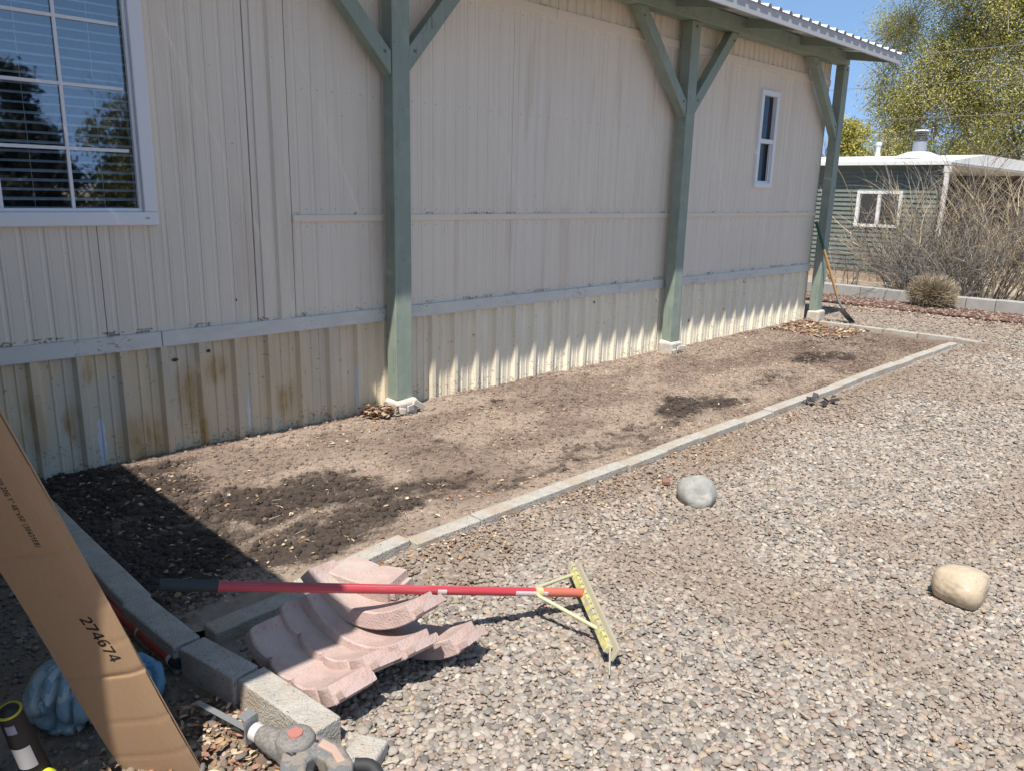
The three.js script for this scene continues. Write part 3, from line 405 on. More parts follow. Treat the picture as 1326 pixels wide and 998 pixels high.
// ---------------------------------------------------------------- pink scalloped edgers, lying on their backs in a heap
function edger(side, R = 0.33, half = 0.78, lobes = 4) { // curved slab: arc along x (concave up), width along z, scallops on the +z or -z side, tongue at the +x end
  const T = 0.062, N = 88, W = 0.15, ring = [];
  for (let i = 0; i <= N; i++) {
    const t = i / N, a = (t - 0.5) * 2 * half, s = Math.sin(a), lobe = Math.abs(Math.sin(t * lobes * Math.PI)), cut = 0.024 * (1 - Math.pow(lobe, 0.36));
    const tong = t > 0.93, o = tong ? T * 0.92 : T, ins = tong ? T * 0.45 : 0, P = (r, z) => V((R + r) * s, R - (R + r) * Math.cos(a), z);
    const zb = -W / 2 + (tong ? 0.012 : side < 0 ? cut : 0), zt = W / 2 - (tong ? 0.012 : side > 0 ? cut : 0), e = 0.0035;
    ring.push([P(ins, zb + e), P(ins, zt - e * 1.5), P(ins + e * 1.5, zt), P(o - e, zt), P(o, zt - e), P(o, zb + e), P(o - e, zb), P(ins + e, zb)]);
  }
  const r = new Raw(); for (let i = 0; i < N; i++) for (let k = 0; k < 8; k++) r.quad(ring[i][k], ring[i][(k + 1) % 8], ring[i + 1][(k + 1) % 8], ring[i + 1][k]);
  for (const q of [ring[0], ring[N].slice().reverse()]) { r.quad(q[0], q[1], q[2], q[7]); r.quad(q[7], q[2], q[3], q[6]); r.quad(q[6], q[3], q[4], q[5]); }
  let g = mergeVertices(r.geo().deleteAttribute('normal') ?? r.geo(), 1e-5); g = toCreasedNormals(g, 0.42); const p = g.attributes.position, a = V();
  for (let i = 0; i < p.count; i++) { a.fromBufferAttribute(p, i); const d = 0.0012 * (n3(a, 34, 700) - 0.5); p.setXYZ(i, a.x + d, a.y + d, a.z + d); }
  return metric(g);
}
{
  const gs = edger(1), gp = edger(-1), flat = edger(-1, 0.9, 0.15, 2);
  // [geometry, centre of the low point, chord direction (deg about y), roll about chord, pitch along chord, label]
  const put = (geo, pos, yaw, pitch, roll, label) => { const m = solo('scalloped_edger', geo, M.pink, label, 'garden edger', pos, 'heap of pink edgers'); m.rotation.set(roll, yaw, pitch, 'YXZ'); return m; };
  put(gs, [1.135, 0.062, -2.06], -1.47, 0.02, 0.0, 'curved pink scalloped edger at the front of the heap against the pale end block');
  put(gs, [1.26, 0.082, -2.085], -1.44, 0.02, -0.14, 'curved pink scalloped edger second in the heap, half in shade');
  put(gp, [1.365, 0.100, -2.06], -1.38, 0.0, -0.14, 'curved pink edger third in the heap, its smooth base edge under the topmost one');
  put(gp, [1.435, 0.166, -2.13], -1.30, 0.04, -0.12, 'curved pink edger topmost in the heap with its smooth base edge outward');
  put(gp, [1.535, 0.060, -2.03], -1.26, -0.02, -0.06, 'curved pink edger lowest in the heap with only its tongue end showing');
  put(flat, [1.50, 0.224, -2.225], -1.2, 0.0, 0.04, 'short flat pink edger piece lying in the hollow of the topmost one');
}

// ---------------------------------------------------------------- long landscape rake
{
  const A = V(0.767, 0.42, -2.272), B = V(2.18, 0.075, -1.775), d = B.clone().sub(A).normalize(), at = (t) => A.clone().addScaledVector(d, t), L = B.distanceTo(A);
  const rake = thing('landscape_rake', 'red handled landscape rake with chipped yellow head lying across the pink edgers', 'rake');
  M.red = std(1, 1, 1, { roughness: 0.38, map: colourTexture(256, 64, (u, v) => { const k = 0.85 + 0.3 * fbm(u * 20, v * 4, 801, 4, 20, 4); let c = [0.46 * k, 0.05 * k, 0.065 * k]; c = mix3(c, [0.42, 0.24, 0.22], 0.5 * smooth(0.5, 0.8, fbm(u * 9, v * 3, 805, 4, 9, 3))); if (noise(u * 60, v * 10, 803, 60, 10) > 0.9) c = [0.42, 0.2, 0.18]; return c; }) });
  part('handle', join([rod(at(0.15), at(L), 0.0165)]), M.red, rake); part('grip', rod(at(0), at(0.17), 0.0185), std(0.025, 0.035, 0.035, { roughness: 0.6 }), rake);
  for (const [t, l] of [[0.93, 0.035], [1.30, 0.14]]) part('label_wrap', new THREE.CylinderGeometry(0.0171, 0.0171, l, 20, 1, true, -0.9, 2.2).applyQuaternion(new THREE.Quaternion().setFromUnitVectors(V(0, 1, 0), d)).translate(...at(t).toArray()), std(0.62, 0.5, 0.5), rake);
  part('orange_sleeve', rod(at(L - 0.2), at(L - 0.005), 0.0172), std(0.50, 0.14, 0.09, { roughness: 0.6 }), rake);
  // head: an angle section 0.68 m long
  const P0 = V(2.335, 0.055, -1.97), P1 = V(1.955, 0.055, -1.465), hd = P1.clone().sub(P0).normalize(), back = hd.clone().cross(V(0, 1, 0)).normalize(); if (back.dot(d) < 0) back.negate();
  const basis = new THREE.Matrix4().makeBasis(hd, V(0, 1, 0), hd.clone().cross(V(0, 1, 0))), HL = P0.distanceTo(P1), place = (g) => g.applyMatrix4(basis).translate(P0.x, P0.y, P0.z);
  M.yellow = std(1, 1, 1, { roughness: 0.55, map: colourTexture(512, 64, (u, v) => { const w = fbm(u * 24, v * 6, 811, 4, 24, 6); const k = 0.85 + 0.3 * noise(u * 90, v * 20, 813, 90, 20); return w > 0.48 ? [0.46 * k, 0.42 * k, 0.30 * k] : [0.60 * k, 0.55 * k, 0.2 * k]; }) }); M.yellow.map.repeat.set(1.5, 8);
  M.board = std(0.40, 0.36, 0.27, { roughness: 0.8 });
  part('head_plate', place(metric(new RoundedBoxGeometry(HL, 0.034, 0.022, 2, 0.004).rotateX(-0.5).translate(HL / 2, 0.012, 0))), M.yellow, rake);
  part('head_bar', place(metric(new RoundedBoxGeometry(HL + 0.02, 0.055, 0.012, 2, 0.003).rotateX(-0.55).translate(HL / 2 + 0.01, 0.0, -0.023))), M.board, rake);
  for (let k = 0; k < 15; k++) part('tooth', place(metric(new THREE.ConeGeometry(0.004, 0.022, 6).rotateX(2.2).translate(0.05 + k * (HL - 0.1) / 14, 0.034 + rr(-0.003, 0.003), 0.004))), M.yellow, rake);
  part('prong', rod(P1.clone().add(V(0.01, 0.02, 0)), P1.clone().add(V(-0.045, -0.045, 0.045)), 0.004, 0.003, 6), M.board, rake);
  const col = at(L - 0.205);
  for (const t of [0.12, 0.80]) { const e = P0.clone().addScaledVector(hd, HL * t).add(V(0, 0.012, 0)); const m = col.clone().lerp(e, 0.25); m.y += 0.004; const sidep = col.clone().addScaledVector(hd, t < 0.5 ? -0.03 : 0.03);
    part('bracket_arm', tube([col.clone().addScaledVector(hd, 0), sidep, e.clone().lerp(sidep, 0.85), e], 0.0075, 8, true, 24), std(0.52, 0.50, 0.30, { roughness: 0.5 }), rake); }
  part('collar', rod(col.clone().addScaledVector(d, -0.014), col.clone().addScaledVector(d, 0.016), 0.0215), M.yellow, rake);
}
{ // second red pole, lying along the shaded edging row
  const A = V(0.80, 0.03, -3.32), B = V(0.862, 0.022, -2.44), d = B.clone().sub(A).normalize(), L = A.distanceTo(B), at = (t) => A.clone().addScaledVector(d, t);
  const p = thing('red_pole', 'red tool pole with a printed label and black end cap lying in shade', 'pole');
  part('shaft', rod(at(0), at(L - 0.05), 0.02), std(0.35, 0.035, 0.03, { roughness: 0.4 }), p);
  const cv = document.createElement('canvas'); cv.width = 256; cv.height = 128; const g = cv.getContext('2d'); g.fillStyle = '#8d8a97'; g.fillRect(0, 0, 256, 128); g.fillStyle = '#4a3f52'; for (let k = 0; k < 9; k++) g.fillRect(14 + (k % 3) * 76, 16 + Math.floor(k / 3) * 34, 40 + 18 * ((k * 7) % 3), 9 + 5 * (k % 2)); const t = new THREE.CanvasTexture(cv); t.colorSpace = THREE.SRGBColorSpace;
  part('label', new THREE.CylinderGeometry(0.0206, 0.0206, 0.2, 24, 1, true, -0.4, 3.4).applyQuaternion(new THREE.Quaternion().setFromUnitVectors(V(0, 1, 0), d)).translate(...at(L - 0.40).toArray()), std(1, 1, 1, { map: t, roughness: 0.5 }), p);
  part('ring', rod(at(L - 0.05), at(L - 0.033), 0.0225), std(0.5, 0.46, 0.42), p); part('ring', rod(at(L - 0.292), at(L - 0.28), 0.0212), std(0.5, 0.46, 0.42), p);
  part('end_cap', rod(at(L - 0.033), at(L), 0.021, 0.018), std(0.02, 0.02, 0.02), p);
}

// ---------------------------------------------------------------- flattened carton standing against the porch post
{
  const a = V(-0.3043, 0.9522, -0.0271).normalize(), n = V(-0.7605, -0.2257, 0.6089).normalize(), b = n.clone().cross(a).normalize();
  const O = V(0.708, 0, -1.934).addScaledVector(a, -0.03), W = 0.238, L = 1.26;
  const cv = document.createElement('canvas'); cv.width = 2048; cv.height = 396; const g = cv.getContext('2d'), px = 2048 / L;   // u runs down the carton, canvas top is the right-hand edge
  g.fillStyle = '#a98a6b'; g.fillRect(0, 0, 2048, 396);
  for (let k = 0; k < 9000; k++) { g.fillStyle = rnd() < 0.5 ? 'rgba(120,92,66,0.10)' : 'rgba(200,170,135,0.10)'; g.fillRect(rnd() * 2048, rnd() * 396, rr(4, 46), rr(1, 2)); }
  g.fillStyle = '#231c18'; g.textBaseline = 'middle';
  const write = (s, alongA, fromRight, size, rot, font = 'sans-serif') => { g.save(); g.translate((L - alongA) * px, fromRight * px); g.rotate(rot); g.font = 'bold ' + size + 'px ' + font; g.fillText(s, 0, 0); g.restore(); };
  write('274674', 0.605, 0.078, 76, -0.16, 'sans-serif'); g.save(); g.restore();
  g.save(); g.translate((L - 1.03) * px, 0.082 * px); g.rotate(0.02); g.scale(0.75, 1); g.font = 'bold 33px sans-serif'; g.fillText('X0 20G 1" 48"x50\' (30431EB)', 0, 0); g.restore();
  const tex = new THREE.CanvasTexture(cv); tex.colorSpace = THREE.SRGBColorSpace;
  const card = thing('carton', 'flattened brown carton standing on end, printed 274674', 'carton');
  const plain = std(0.40, 0.255, 0.145, { roughness: 0.85 }), basis = new THREE.Matrix4().makeBasis(b.clone().negate(), a, n);
  const put = (geo) => geo.applyMatrix4(basis).translate(O.x, O.y, O.z);   // local: x towards the right edge, y up the carton, z outwards
  { // printed face: folds across it every so often, slightly dished
    const creases = [0.10, 0.235, 0.40, 0.505, 0.62, 0.80, 1.03], p = [], uv = [], idx = [], nx = 12, ys = []; for (let k = 0; k <= 124; k++) ys.push(k * 0.01);
    for (const c of [0.40, 0.80]) ys.push(c - 0.004, c + 0.004); ys.sort((q, w) => q - w);
    const hh = (x, y) => { let h = 0.004 * Math.sin(y * 7) - 0.004 * Math.pow((x + W / 2) / (W / 2), 2) - 0.010 * smooth(-0.035, 0, x); for (const c of creases) { const deep = c === 0.40 || c === 0.80; h -= (deep ? 0.004 : 0.0015) * Math.exp(-Math.pow((y - c - (x + W) * 0.03) / (deep ? 0.005 : 0.006), 2)); } return h; };
    for (const y of ys) for (let k = 0; k <= nx; k++) { const x = -W + W * k / nx; p.push(x, y, hh(x, y)); uv.push(1 - y / L, 1 - (-x * px) / 396); }
    for (let j = 0; j < ys.length - 1; j++) for (let k = 0; k < nx; k++) { const q = j * (nx + 1) + k; idx.push(q, q + 1, q + nx + 2, q, q + nx + 2, q + nx + 1); }
    const f = new THREE.BufferGeometry(); f.setAttribute('position', new THREE.Float32BufferAttribute(p, 3)); f.setAttribute('uv', new THREE.Float32BufferAttribute(uv, 2)); f.setIndex(idx); f.computeVertexNormals();
    part('printed_panel', put(f), std(1, 1, 1, { map: tex, roughness: 0.85 }), card);
  }
  part('side_fold', put(metric(new RoundedBoxGeometry(W - 0.004, L - 0.004, 0.006, 2, 0.002).translate(-W / 2 - 0.002, L / 2, -0.021))), plain, card);
  part('flap', put(metric(new RoundedBoxGeometry(W, L - 0.02, 0.006, 2, 0.002).rotateY(-0.05).translate(-W / 2 - 0.012, L / 2 - 0.008, -0.031))), plain, card);
  part('flap', put(metric(new RoundedBoxGeometry(W, L - 0.05, 0.006, 2, 0.002).rotateY(-0.08).translate(-W / 2 - 0.022, L / 2 - 0.03, -0.046))), plain, card);
}
// crumpled bag behind the carton
{
  const bag = thing('plastic_bag', 'crumpled blue and white plastic bag behind the brown carton', 'bag', [0.63, -0.04, -2.46]);
  const blob = (sx, sy, sz, x, y, z, s, amp) => { const g = mergeVertices((() => { const q = new THREE.IcosahedronGeometry(1, 22); q.deleteAttribute('normal'); q.deleteAttribute('uv'); return q; })()), p = g.attributes.position, a = V(); for (let i = 0; i < p.count; i++) { a.fromBufferAttribute(p, i); let d = 1; for (let k = 0; k < 2; k++) d -= amp * 3.4 * Math.pow(1 - Math.abs(noise(a.x * 2.1 * (k + 1) + a.z * 1.3, a.y * 1.6 * (k + 1) + a.z * 2.2, s + k * 13) - 0.5) * 2, 5) / (k + 1); p.setXYZ(i, x + a.x * sx * d, Math.max(0.01, y + a.y * sy * d), z + a.z * sz * d); } return metric(toCreasedNormals(g, 1.0)); };
  const weave = colourTexture(256, 256, (u, v) => { const k = 0.6 + 0.7 * fbm(u * 10, v * 10, 901, 4, 10, 10); return noise(u * 6, v * 6, 903, 6, 6) > 0.5 ? [0.36 * k, 0.41 * k, 0.41 * k] : [0.2 * k, 0.29 * k, 0.33 * k]; }); weave.repeat.set(4, 4);
  part('bag_body', blob(0.17, 0.12, 0.16, -0.06, 0.10, 0, 905, 0.11), std(1, 1, 1, { map: weave, roughness: 0.55 }), bag);
  part('bag_end', blob(0.075, 0.075, 0.11, 0.10, 0.085, 0.05, 915, 0.13), std(0.12, 0.26, 0.36, { roughness: 0.95, bumpMap: grainBump, bumpScale: 0.01 }), bag);
}
{ // black and yellow rubber handle standing by the carton
  const t = thing('tool_handle', 'black rubber tool handle with white stripe and bright yellow tip beside the carton', 'tool', [0.385, -0.02, -2.13]);
  t.rotation.set(0.16, 0, 0.2, 'YXZ');
  const prof = (l) => new THREE.LatheGeometry(l.map(([r, y]) => new THREE.Vector2(r, y)), 24);
  part('sleeve', prof([[0.001, 0], [0.034, 0.002], [0.037, 0.03], [0.033, 0.12], [0.030, 0.26], [0.027, 0.335], [0.021, 0.35], [0.001, 0.357]]), std(0.016, 0.016, 0.019, { roughness: 0.6 }), t);
  part('collar', new THREE.TorusGeometry(0.0265, 0.0035, 8, 28).rotateX(Math.PI / 2).translate(0, 0.345, 0), std(0.42, 0.38, 0.03), t);
  part('stripe', new THREE.CylinderGeometry(0.0317, 0.0328, 0.075, 20, 1, true, -1.2, 1.5).translate(0, 0.2, 0), std(0.62, 0.6, 0.57), t);
  part('sticker', new THREE.CylinderGeometry(0.0288, 0.0294, 0.03, 12, 1, true, -0.9, 0.8).translate(0, 0.305, 0), std(0.25, 0.25, 0.33), t);
  part('tip', lump(new THREE.SphereGeometry(0.03, 24, 16).scale(1, 1.4, 0.8).translate(0.012, 0.09, 0.03), 0.003, 20, 921), std(0.62, 0.72, 0.02, { roughness: 0.5 }), t);
}

// ---------------------------------------------------------------- reciprocating saw
{
  const saw = thing('reciprocating_saw', 'dusty grey reciprocating saw lying beside the pale end block', 'power saw', [0.868, 0.0, -1.93]);
  saw.rotation.y = -Math.atan2(0.30, 0.075) ;      // local +x runs from the blade back to the handle
  M.sawgrey = std(1, 1, 1, { roughness: 0.8, map: colourTexture(256, 256, (u, v) => { const w = fbm(u * 6, v * 6, 931, 5, 6, 6), k = 0.8 + 0.4 * noise(u * 60, v * 60, 933, 60, 60); return w > 0.53 ? [0.25 * k, 0.215 * k, 0.185 * k] : [0.165 * k, 0.165 * k, 0.165 * k]; }) }); M.sawgrey.map.repeat.set(7, 7);
  const steel = std(0.34, 0.345, 0.35, { roughness: 0.45, metalness: 0.5 }), rubber = std(0.03, 0.03, 0.032, { roughness: 0.7 });
  const flat = (pts, t, y, bev = 0.012, holes = []) => { const s = new THREE.Shape(pts.map(([x, z]) => new THREE.Vector2(x, z))); for (const h of holes) s.holes.push(new THREE.Path(h.map(([x, z]) => new THREE.Vector2(x, z)))); return metric(new THREE.ExtrudeGeometry(s, { depth: t - 2 * bev, bevelEnabled: true, bevelSize: bev, bevelThickness: bev, bevelSegments: 4 }).rotateX(Math.PI / 2).translate(0, y + t / 2 - bev, 0)); };
  part('blade', flat([[-0.245, -0.004], [-0.235, -0.009], [0.01, -0.011], [0.01, 0.010], [-0.225, 0.009]], 0.0026, 0.05, 0.0006), steel, saw).rotation.z = 0.0;
  part('shoe', join([rbox(0.006, 0.085, 0.05, 0.002, 0.005, 0.058, 0), rbox(0.035, 0.006, 0.045, 0.002, -0.01, 0.098, 0), rbox(0.025, 0.006, 0.03, 0.002, -0.004, 0.022, 0)]), steel, saw);
  const nose = new THREE.LatheGeometry([[0.001, 0], [0.018, 0.0], [0.023, 0.012], [0.024, 0.03], [0.032, 0.045], [0.038, 0.08], [0.042, 0.12], [0.043, 0.15], [0.036, 0.16], [0.001, 0.162]].map(([r, y]) => new THREE.Vector2(r, y)), 28).rotateZ(-Math.PI / 2).scale(1, 1, 0.95);
  part('nose', nose.clone().translate(0.01, 0.055, 0), M.sawgrey, saw);
  part('nose_band', rod(V(0.018, 0.055, 0), V(0.045, 0.055, 0), 0.0262, 0.0262, 24), std(0.55, 0.54, 0.52), saw);
  part('gearbox', new THREE.LatheGeometry([[0.001, 0.0], [0.052, 0.0], [0.056, 0.012], [0.056, 0.06], [0.05, 0.072], [0.034, 0.078], [0.001, 0.078]].map(([r, y]) => new THREE.Vector2(r, y)), 32).translate(0.175, 0.028, -0.012), M.sawgrey, saw);
  for (const [x, z] of [[0.23, -0.04], [0.33, -0.03], [0.215, 0.03], [0.375, 0.06]]) part('screw', new THREE.CylinderGeometry(0.005, 0.005, 0.004, 10).translate(x, 0.0865, z), rubber, saw);
  for (let k = 0; k < 4; k++) part('vent', rbox(0.022, 0.004, 0.004, 0.001, 0.205, 0.087, 0.012 + k * 0.009), rubber, saw);
  part('badge', new THREE.CylinderGeometry(0.021, 0.022, 0.006, 28).translate(0.175, 0.108, -0.012), std(0.42, 0.17, 0.14, { roughness: 0.8 }), saw);
  const loop = [[0.19, -0.05], [0.235, -0.062], [0.30, -0.058], [0.36, -0.03], [0.395, 0.02], [0.40, 0.075], [0.37, 0.115], [0.31, 0.12], [0.25, 0.098], [0.21, 0.06], [0.185, 0.03]], hole = [[0.245, 0.0], [0.262, -0.016], [0.30, -0.016], [0.335, 0.004], [0.352, 0.045], [0.345, 0.075], [0.31, 0.082], [0.27, 0.06], [0.248, 0.03]];
  part('handle', flat(loop, 0.06, 0.055, 0.014, [hole]), M.sawgrey, saw);
  part('grip_pad', flat([[0.245, -0.050], [0.29, -0.049], [0.345, -0.024], [0.338, -0.012], [0.30, -0.032], [0.25, -0.033]], 0.074, 0.055, 0.006), std(0.44, 0.31, 0.25, { roughness: 0.9 }), saw);
  part('trigger', flat([[0.25, 0.008], [0.27, 0.012], [0.285, 0.035], [0.268, 0.05], [0.255, 0.035]], 0.03, 0.055, 0.005), rubber, saw);
  part('boot', tube([V(0.36, 0.06, -0.05), V(0.40, 0.055, -0.075), V(0.44, 0.035, -0.065), V(0.50, 0.018, -0.03), V(0.56, 0.012, 0.06)], 0.019, 12, true, 30), rubber, saw);
}

// ---------------------------------------------------------------- stones and debris on the gravel
function rock(sx, sy, sz, s, soft = 14) { // a sphere worn flat on a few sides
  const old = seed; seed = s; const planes = Array.from({ length: 11 }, () => [V(rr(-1, 1), rr(-1, 1), rr(-1, 1)).normalize(), rr(0.72, 0.98)]); seed = old;
  const g = mergeVertices((() => { const q = new THREE.IcosahedronGeometry(1, 18); q.deleteAttribute('normal'); q.deleteAttribute('uv'); return q; })()), p = g.attributes.position, a = V();
  for (let i = 0; i < p.count; i++) { a.fromBufferAttribute(p, i); let q = 1; for (const [n, d] of planes) { const c = a.dot(n); if (c > 0.05) q += Math.pow(c / d, soft); } const k = Math.pow(q, -1 / soft) * 1.12 + 0.09 * (n3(a, 2.4, s) - 0.5) + 0.05 * (n3(a, 7, s + 4) - 0.5) + 0.02 * (n3(a, 18, s + 8) - 0.5); p.setXYZ(i, a.x * sx * k, a.y * sy * k, a.z * sz * k); }
  g.computeVertexNormals(); return metric(g);
}
M.boulder = (r, g, b, s) => std(1, 1, 1, { roughness: 0.9, map: (() => { const t = colourTexture(256, 256, (u, v) => { const k = 0.78 + 0.35 * fbm(u * 6, v * 6, s, 5, 6, 6) + 0.12 * (noise(u * 90, v * 90, s + 3, 90, 90) - 0.5); let c = [r * k, g * k, b * k]; if (noise(u * 34, v * 34, s + 5, 34, 34) > 0.93) c = c.map((q) => q * 0.55); c = mix3(c, [0.52, 0.5, 0.46], 0.45 * smooth(0.55, 0.72, fbm(u * 3, v * 3, s + 7, 4, 3, 3))); return mix3(c, [0.2, 0.16, 0.12], 0.5 * smooth(0.56, 0.74, fbm(u * 4, v * 4, s + 11, 4, 4, 4))); }); t.repeat.set(4, 4); return t; })() });
{
  const m = solo('boulder', rock(0.12, 0.092, 0.095, 3951, 16), M.boulder(0.33, 0.325, 0.30, 953), 'smooth grey fist shaped stone on the gravel near the long kerb', 'stone', [3.53, 0.043, -2.115], 'loose stones'); m.rotation.y = 0.7;
  const k = solo('boulder', rock(0.125, 0.10, 0.105, 9617, 6.5), M.boulder(0.50, 0.40, 0.285, 963), 'rounded tan stone lying alone on open gravel', 'stone', [3.42, 0.055, -0.775], 'loose stones'); k.rotation.set(0.15, -0.45, 0.1);
  solo('brick_chip', lump(new RoundedBoxGeometry(0.075, 0.03, 0.045, 4, 0.008), 0.008, 25, 971), M.boulder(0.28, 0.13, 0.10, 973), 'small reddish brick chip beside the grey stone', 'brick chip', [3.60, 0.015, -2.36]).rotation.y = 0.6;
  const rag = new Raw(); for (let k = 0; k < 13; k++) { const c = V(6.05 + rr(-0.2, 0.16), 0.02 + rr(0, 0.03), -2.57 + rr(-0.07, 0.12)), u = V(rr(-1, 1), rr(-0.5, 0.6), rr(-1, 1)).normalize().multiplyScalar(0.035), v = V(rr(-1, 1), rr(-0.5, 0.6), rr(-1, 1)).normalize().multiplyScalar(0.02); rag.quad(c.clone().sub(u).sub(v), c.clone().add(u).sub(v), c.clone().add(u).add(v), c.clone().sub(u).add(v)); }
  solo('plastic_scrap', rag.geo(), std(0.03, 0.028, 0.035, { roughness: 0.6 }), 'torn scrap of black plastic on the gravel by the kerb', 'scrap');
}

// ---------------------------------------------------------------- shovel leaning on the far corner
{
  const s = thing('shovel', 'garden shovel with green grip and wooden shaft leaning on the far corner post', 'shovel');
  const top = V(9.95, 1.305, -4.56), bot = V(10.40, 0.03, -4.235), d = bot.clone().sub(top), at = (t) => top.clone().addScaledVector(d, t);
  part('shaft', rod(at(0.26), at(0.74), 0.0165, 0.0175), std(0.50, 0.28, 0.10, { roughness: 0.5 }), s); part('grip', rod(at(0), at(0.27), 0.019, 0.0185), std(0.018, 0.09, 0.06, { roughness: 0.5 }), s);
  const iron = std(0.30, 0.31, 0.31, { roughness: 0.6, metalness: 0.2 }); part('socket', tube([at(0.72), at(0.80), at(0.86).add(V(0.02, 0, 0.02)), at(0.90).add(V(0.03, 0, 0.03))], 0.015, 10, true, 14), iron, s);
  const bl = new Raw(), N = 8, x = V(0.58, 0, -0.8).normalize(), f = V(0.62, -0.72, 0.42).normalize(), nn = x.clone().cross(f).normalize(), c0 = at(0.87).add(V(0.02, 0, 0.03));
  const q = (i, j) => { const t = i / N, w = (j / N - 0.5) * 2, wid = 0.105 * (t < 0.75 ? 1 : Math.sqrt(Math.max(0.02, 1 - Math.pow((t - 0.75) / 0.26, 2)))); return c0.clone().addScaledVector(f, t * 0.27).addScaledVector(x, w * wid).addScaledVector(nn, 0.03 * w * w); };
  for (let i = 0; i < N; i++) for (let j = 0; j < N; j++) bl.quad(q(i, j), q(i + 1, j), q(i + 1, j + 1), q(i, j + 1));
  part('blade', bl.geo(), iron, s);
}

// ---------------------------------------------------------------- low block wall, neighbour's house, shrubs, wires, trees
{
  const w = thing('block_wall', 'low wall of pale concrete blocks behind the red mulch', 'wall'), m = std(1, 1, 1, { roughness: 0.9, map: colourTexture(256, 256, (u, v) => { const k = 0.72 + 0.4 * fbm(u * 8, v * 8, 991, 5, 8, 8); return [0.40 * k, 0.385 * k, 0.36 * k]; }) });
  for (let k = 0; k < 26; k++) part('block', rbox(0.19, 0.20, 0.393, 0.01, 13.36 + rr(-0.012, 0.012), 0.085 + rr(-0.006, 0.006), -8.2 + k * 0.4).rotateY(0), m, w);
}
{
  const h = thing('green_house', 'dark green lap sided house with white roof edge beyond the block wall', 'house'), X = 16, Z1 = -5.0, Z0 = -13;
  const green = std(0.145, 0.17, 0.15, { roughness: 0.7 }), wht = std(0.80, 0.79, 0.77, { roughness: 0.5 }), tan = std(0.42, 0.32, 0.24);
  const lap = (z0, z1, y0, y1) => { const p = [], n = Math.round((y1 - y0) / 0.088); for (let k = 0; k < n; k++) { const a = y0 + (y1 - y0) * k / n, b = y0 + (y1 - y0) * (k + 1) / n, f = X - 0.024; for (const [x, y, z] of [[f, a, z0], [X, b, z1], [f, a, z1], [f, a, z0], [X, b, z0], [X, b, z1], [f, a, z0], [f, a, z1], [X, a, z1], [f, a, z0], [X, a, z1], [X, a, z0]]) p.push(x, y, z); } const g = new THREE.BufferGeometry(); g.setAttribute('position', new THREE.Float32BufferAttribute(p, 3)); g.computeVertexNormals(); return g; };
  const WZ0 = -6.545, WZ1 = -5.69, WY0 = 1.073, WY1 = 1.76, S0 = 0.25;
  part('siding', join([lap(Z0, WZ0, S0, 2.25), lap(WZ1, Z1, S0, 2.25), lap(WZ0, WZ1, S0, WY0), lap(WZ0, WZ1, WY1, 2.25)]), green, h);
  part('skirting', bbox(X + 0.01, X + 0.06, -0.08, S0, Z0, Z1), tan, h);
  part('inner_wall', join([bbox(X + 0.03, X + 0.1, S0, 2.25, Z0, WZ0), bbox(X + 0.03, X + 0.1, S0, 2.25, WZ1, Z1), bbox(X + 0.03, X + 0.1, S0, WY0, WZ0, WZ1), bbox(X + 0.03, X + 0.1, WY1, 2.25, WZ0, WZ1), bbox(X + 0.1, X + 7, -0.05, 2.25, -8.1, -8), bbox(X + 7, X + 7.1, -0.05, 2.25, -13, -4.9)]), std(0.15, 0.11, 0.08), h);
  const win = new THREE.Group(); win.name = 'window'; h.add(win); const F = 0.055;
  part('frame', join([bbox(X - 0.05, X + 0.03, WY0, WY0 + F, WZ0, WZ1), bbox(X - 0.05, X + 0.03, WY1 - F, WY1, WZ0, WZ1), bbox(X - 0.048, X + 0.03, WY0 + F, WY1 - F, WZ0, WZ0 + F), bbox(X - 0.048, X + 0.03, WY0 + F, WY1 - F, WZ1 - F, WZ1), bbox(X - 0.044, X + 0.03, WY0 + F, WY1 - F, -6.145, -6.09)]), wht, win);
  part('pane', bbox(X - 0.002, X, WY0 + F, WY1 - F, WZ0 + F, -6.147), glass, win); part('pane', bbox(X - 0.012, X - 0.01, WY0 + F, WY1 - F, -6.088, WZ1 - F), glass, win);
  const slope = new THREE.Shape([[X - 0.22, 2.235], [X - 0.22, 2.30], [X + 1.7, 2.49], [X + 7.4, 2.49], [X + 7.4, 2.235]].map(([p, q]) => new THREE.Vector2(p, q)));
  const roof = part('roof', metric(new THREE.ExtrudeGeometry(slope, { depth: 8.13, bevelEnabled: false }).translate(0, 0, Z0)), wht, h);
  part('eave_trim', bbox(X - 0.225, X + 7.4, 2.262, 2.274, -4.868, -4.85), std(0.35, 0.36, 0.36), roof);
  part('ridge_cap', metric(new THREE.CylinderGeometry(0.2, 0.55, 0.14, 24).translate(X + 1.1, 2.46, -5.9)), std(0.62, 0.62, 0.62), roof);
  part('downspout', join([rbox(0.09, 2.05, 0.07, 0.012, X - 0.16, 1.2, -4.93), rbox(0.1, 0.16, 0.12, 0.02, X - 0.16, 2.17, -4.93)]), std(0.72, 0.68, 0.64), h);
  const galv = std(0.36, 0.38, 0.42, { roughness: 0.5, metalness: 0.4 }), flue = part('flue', rod(V(X + 1.1, 2.4, -5.9), V(X + 1.1, 2.74, -5.9), 0.13, 0.125, 20), galv, h);
  for (let k = 0; k < 4; k++) part('louvre', rod(V(X + 1.1, 2.75 + k * 0.045, -5.9), V(X + 1.1, 2.77 + k * 0.045, -5.9), 0.14, 0.12, 20), std(0.07, 0.065, 0.06), flue);
  part('flue_cap', rod(V(X + 1.1, 2.92, -5.9), V(X + 1.1, 2.95, -5.9), 0.135, 0.12, 20), std(0.55, 0.55, 0.56), flue);
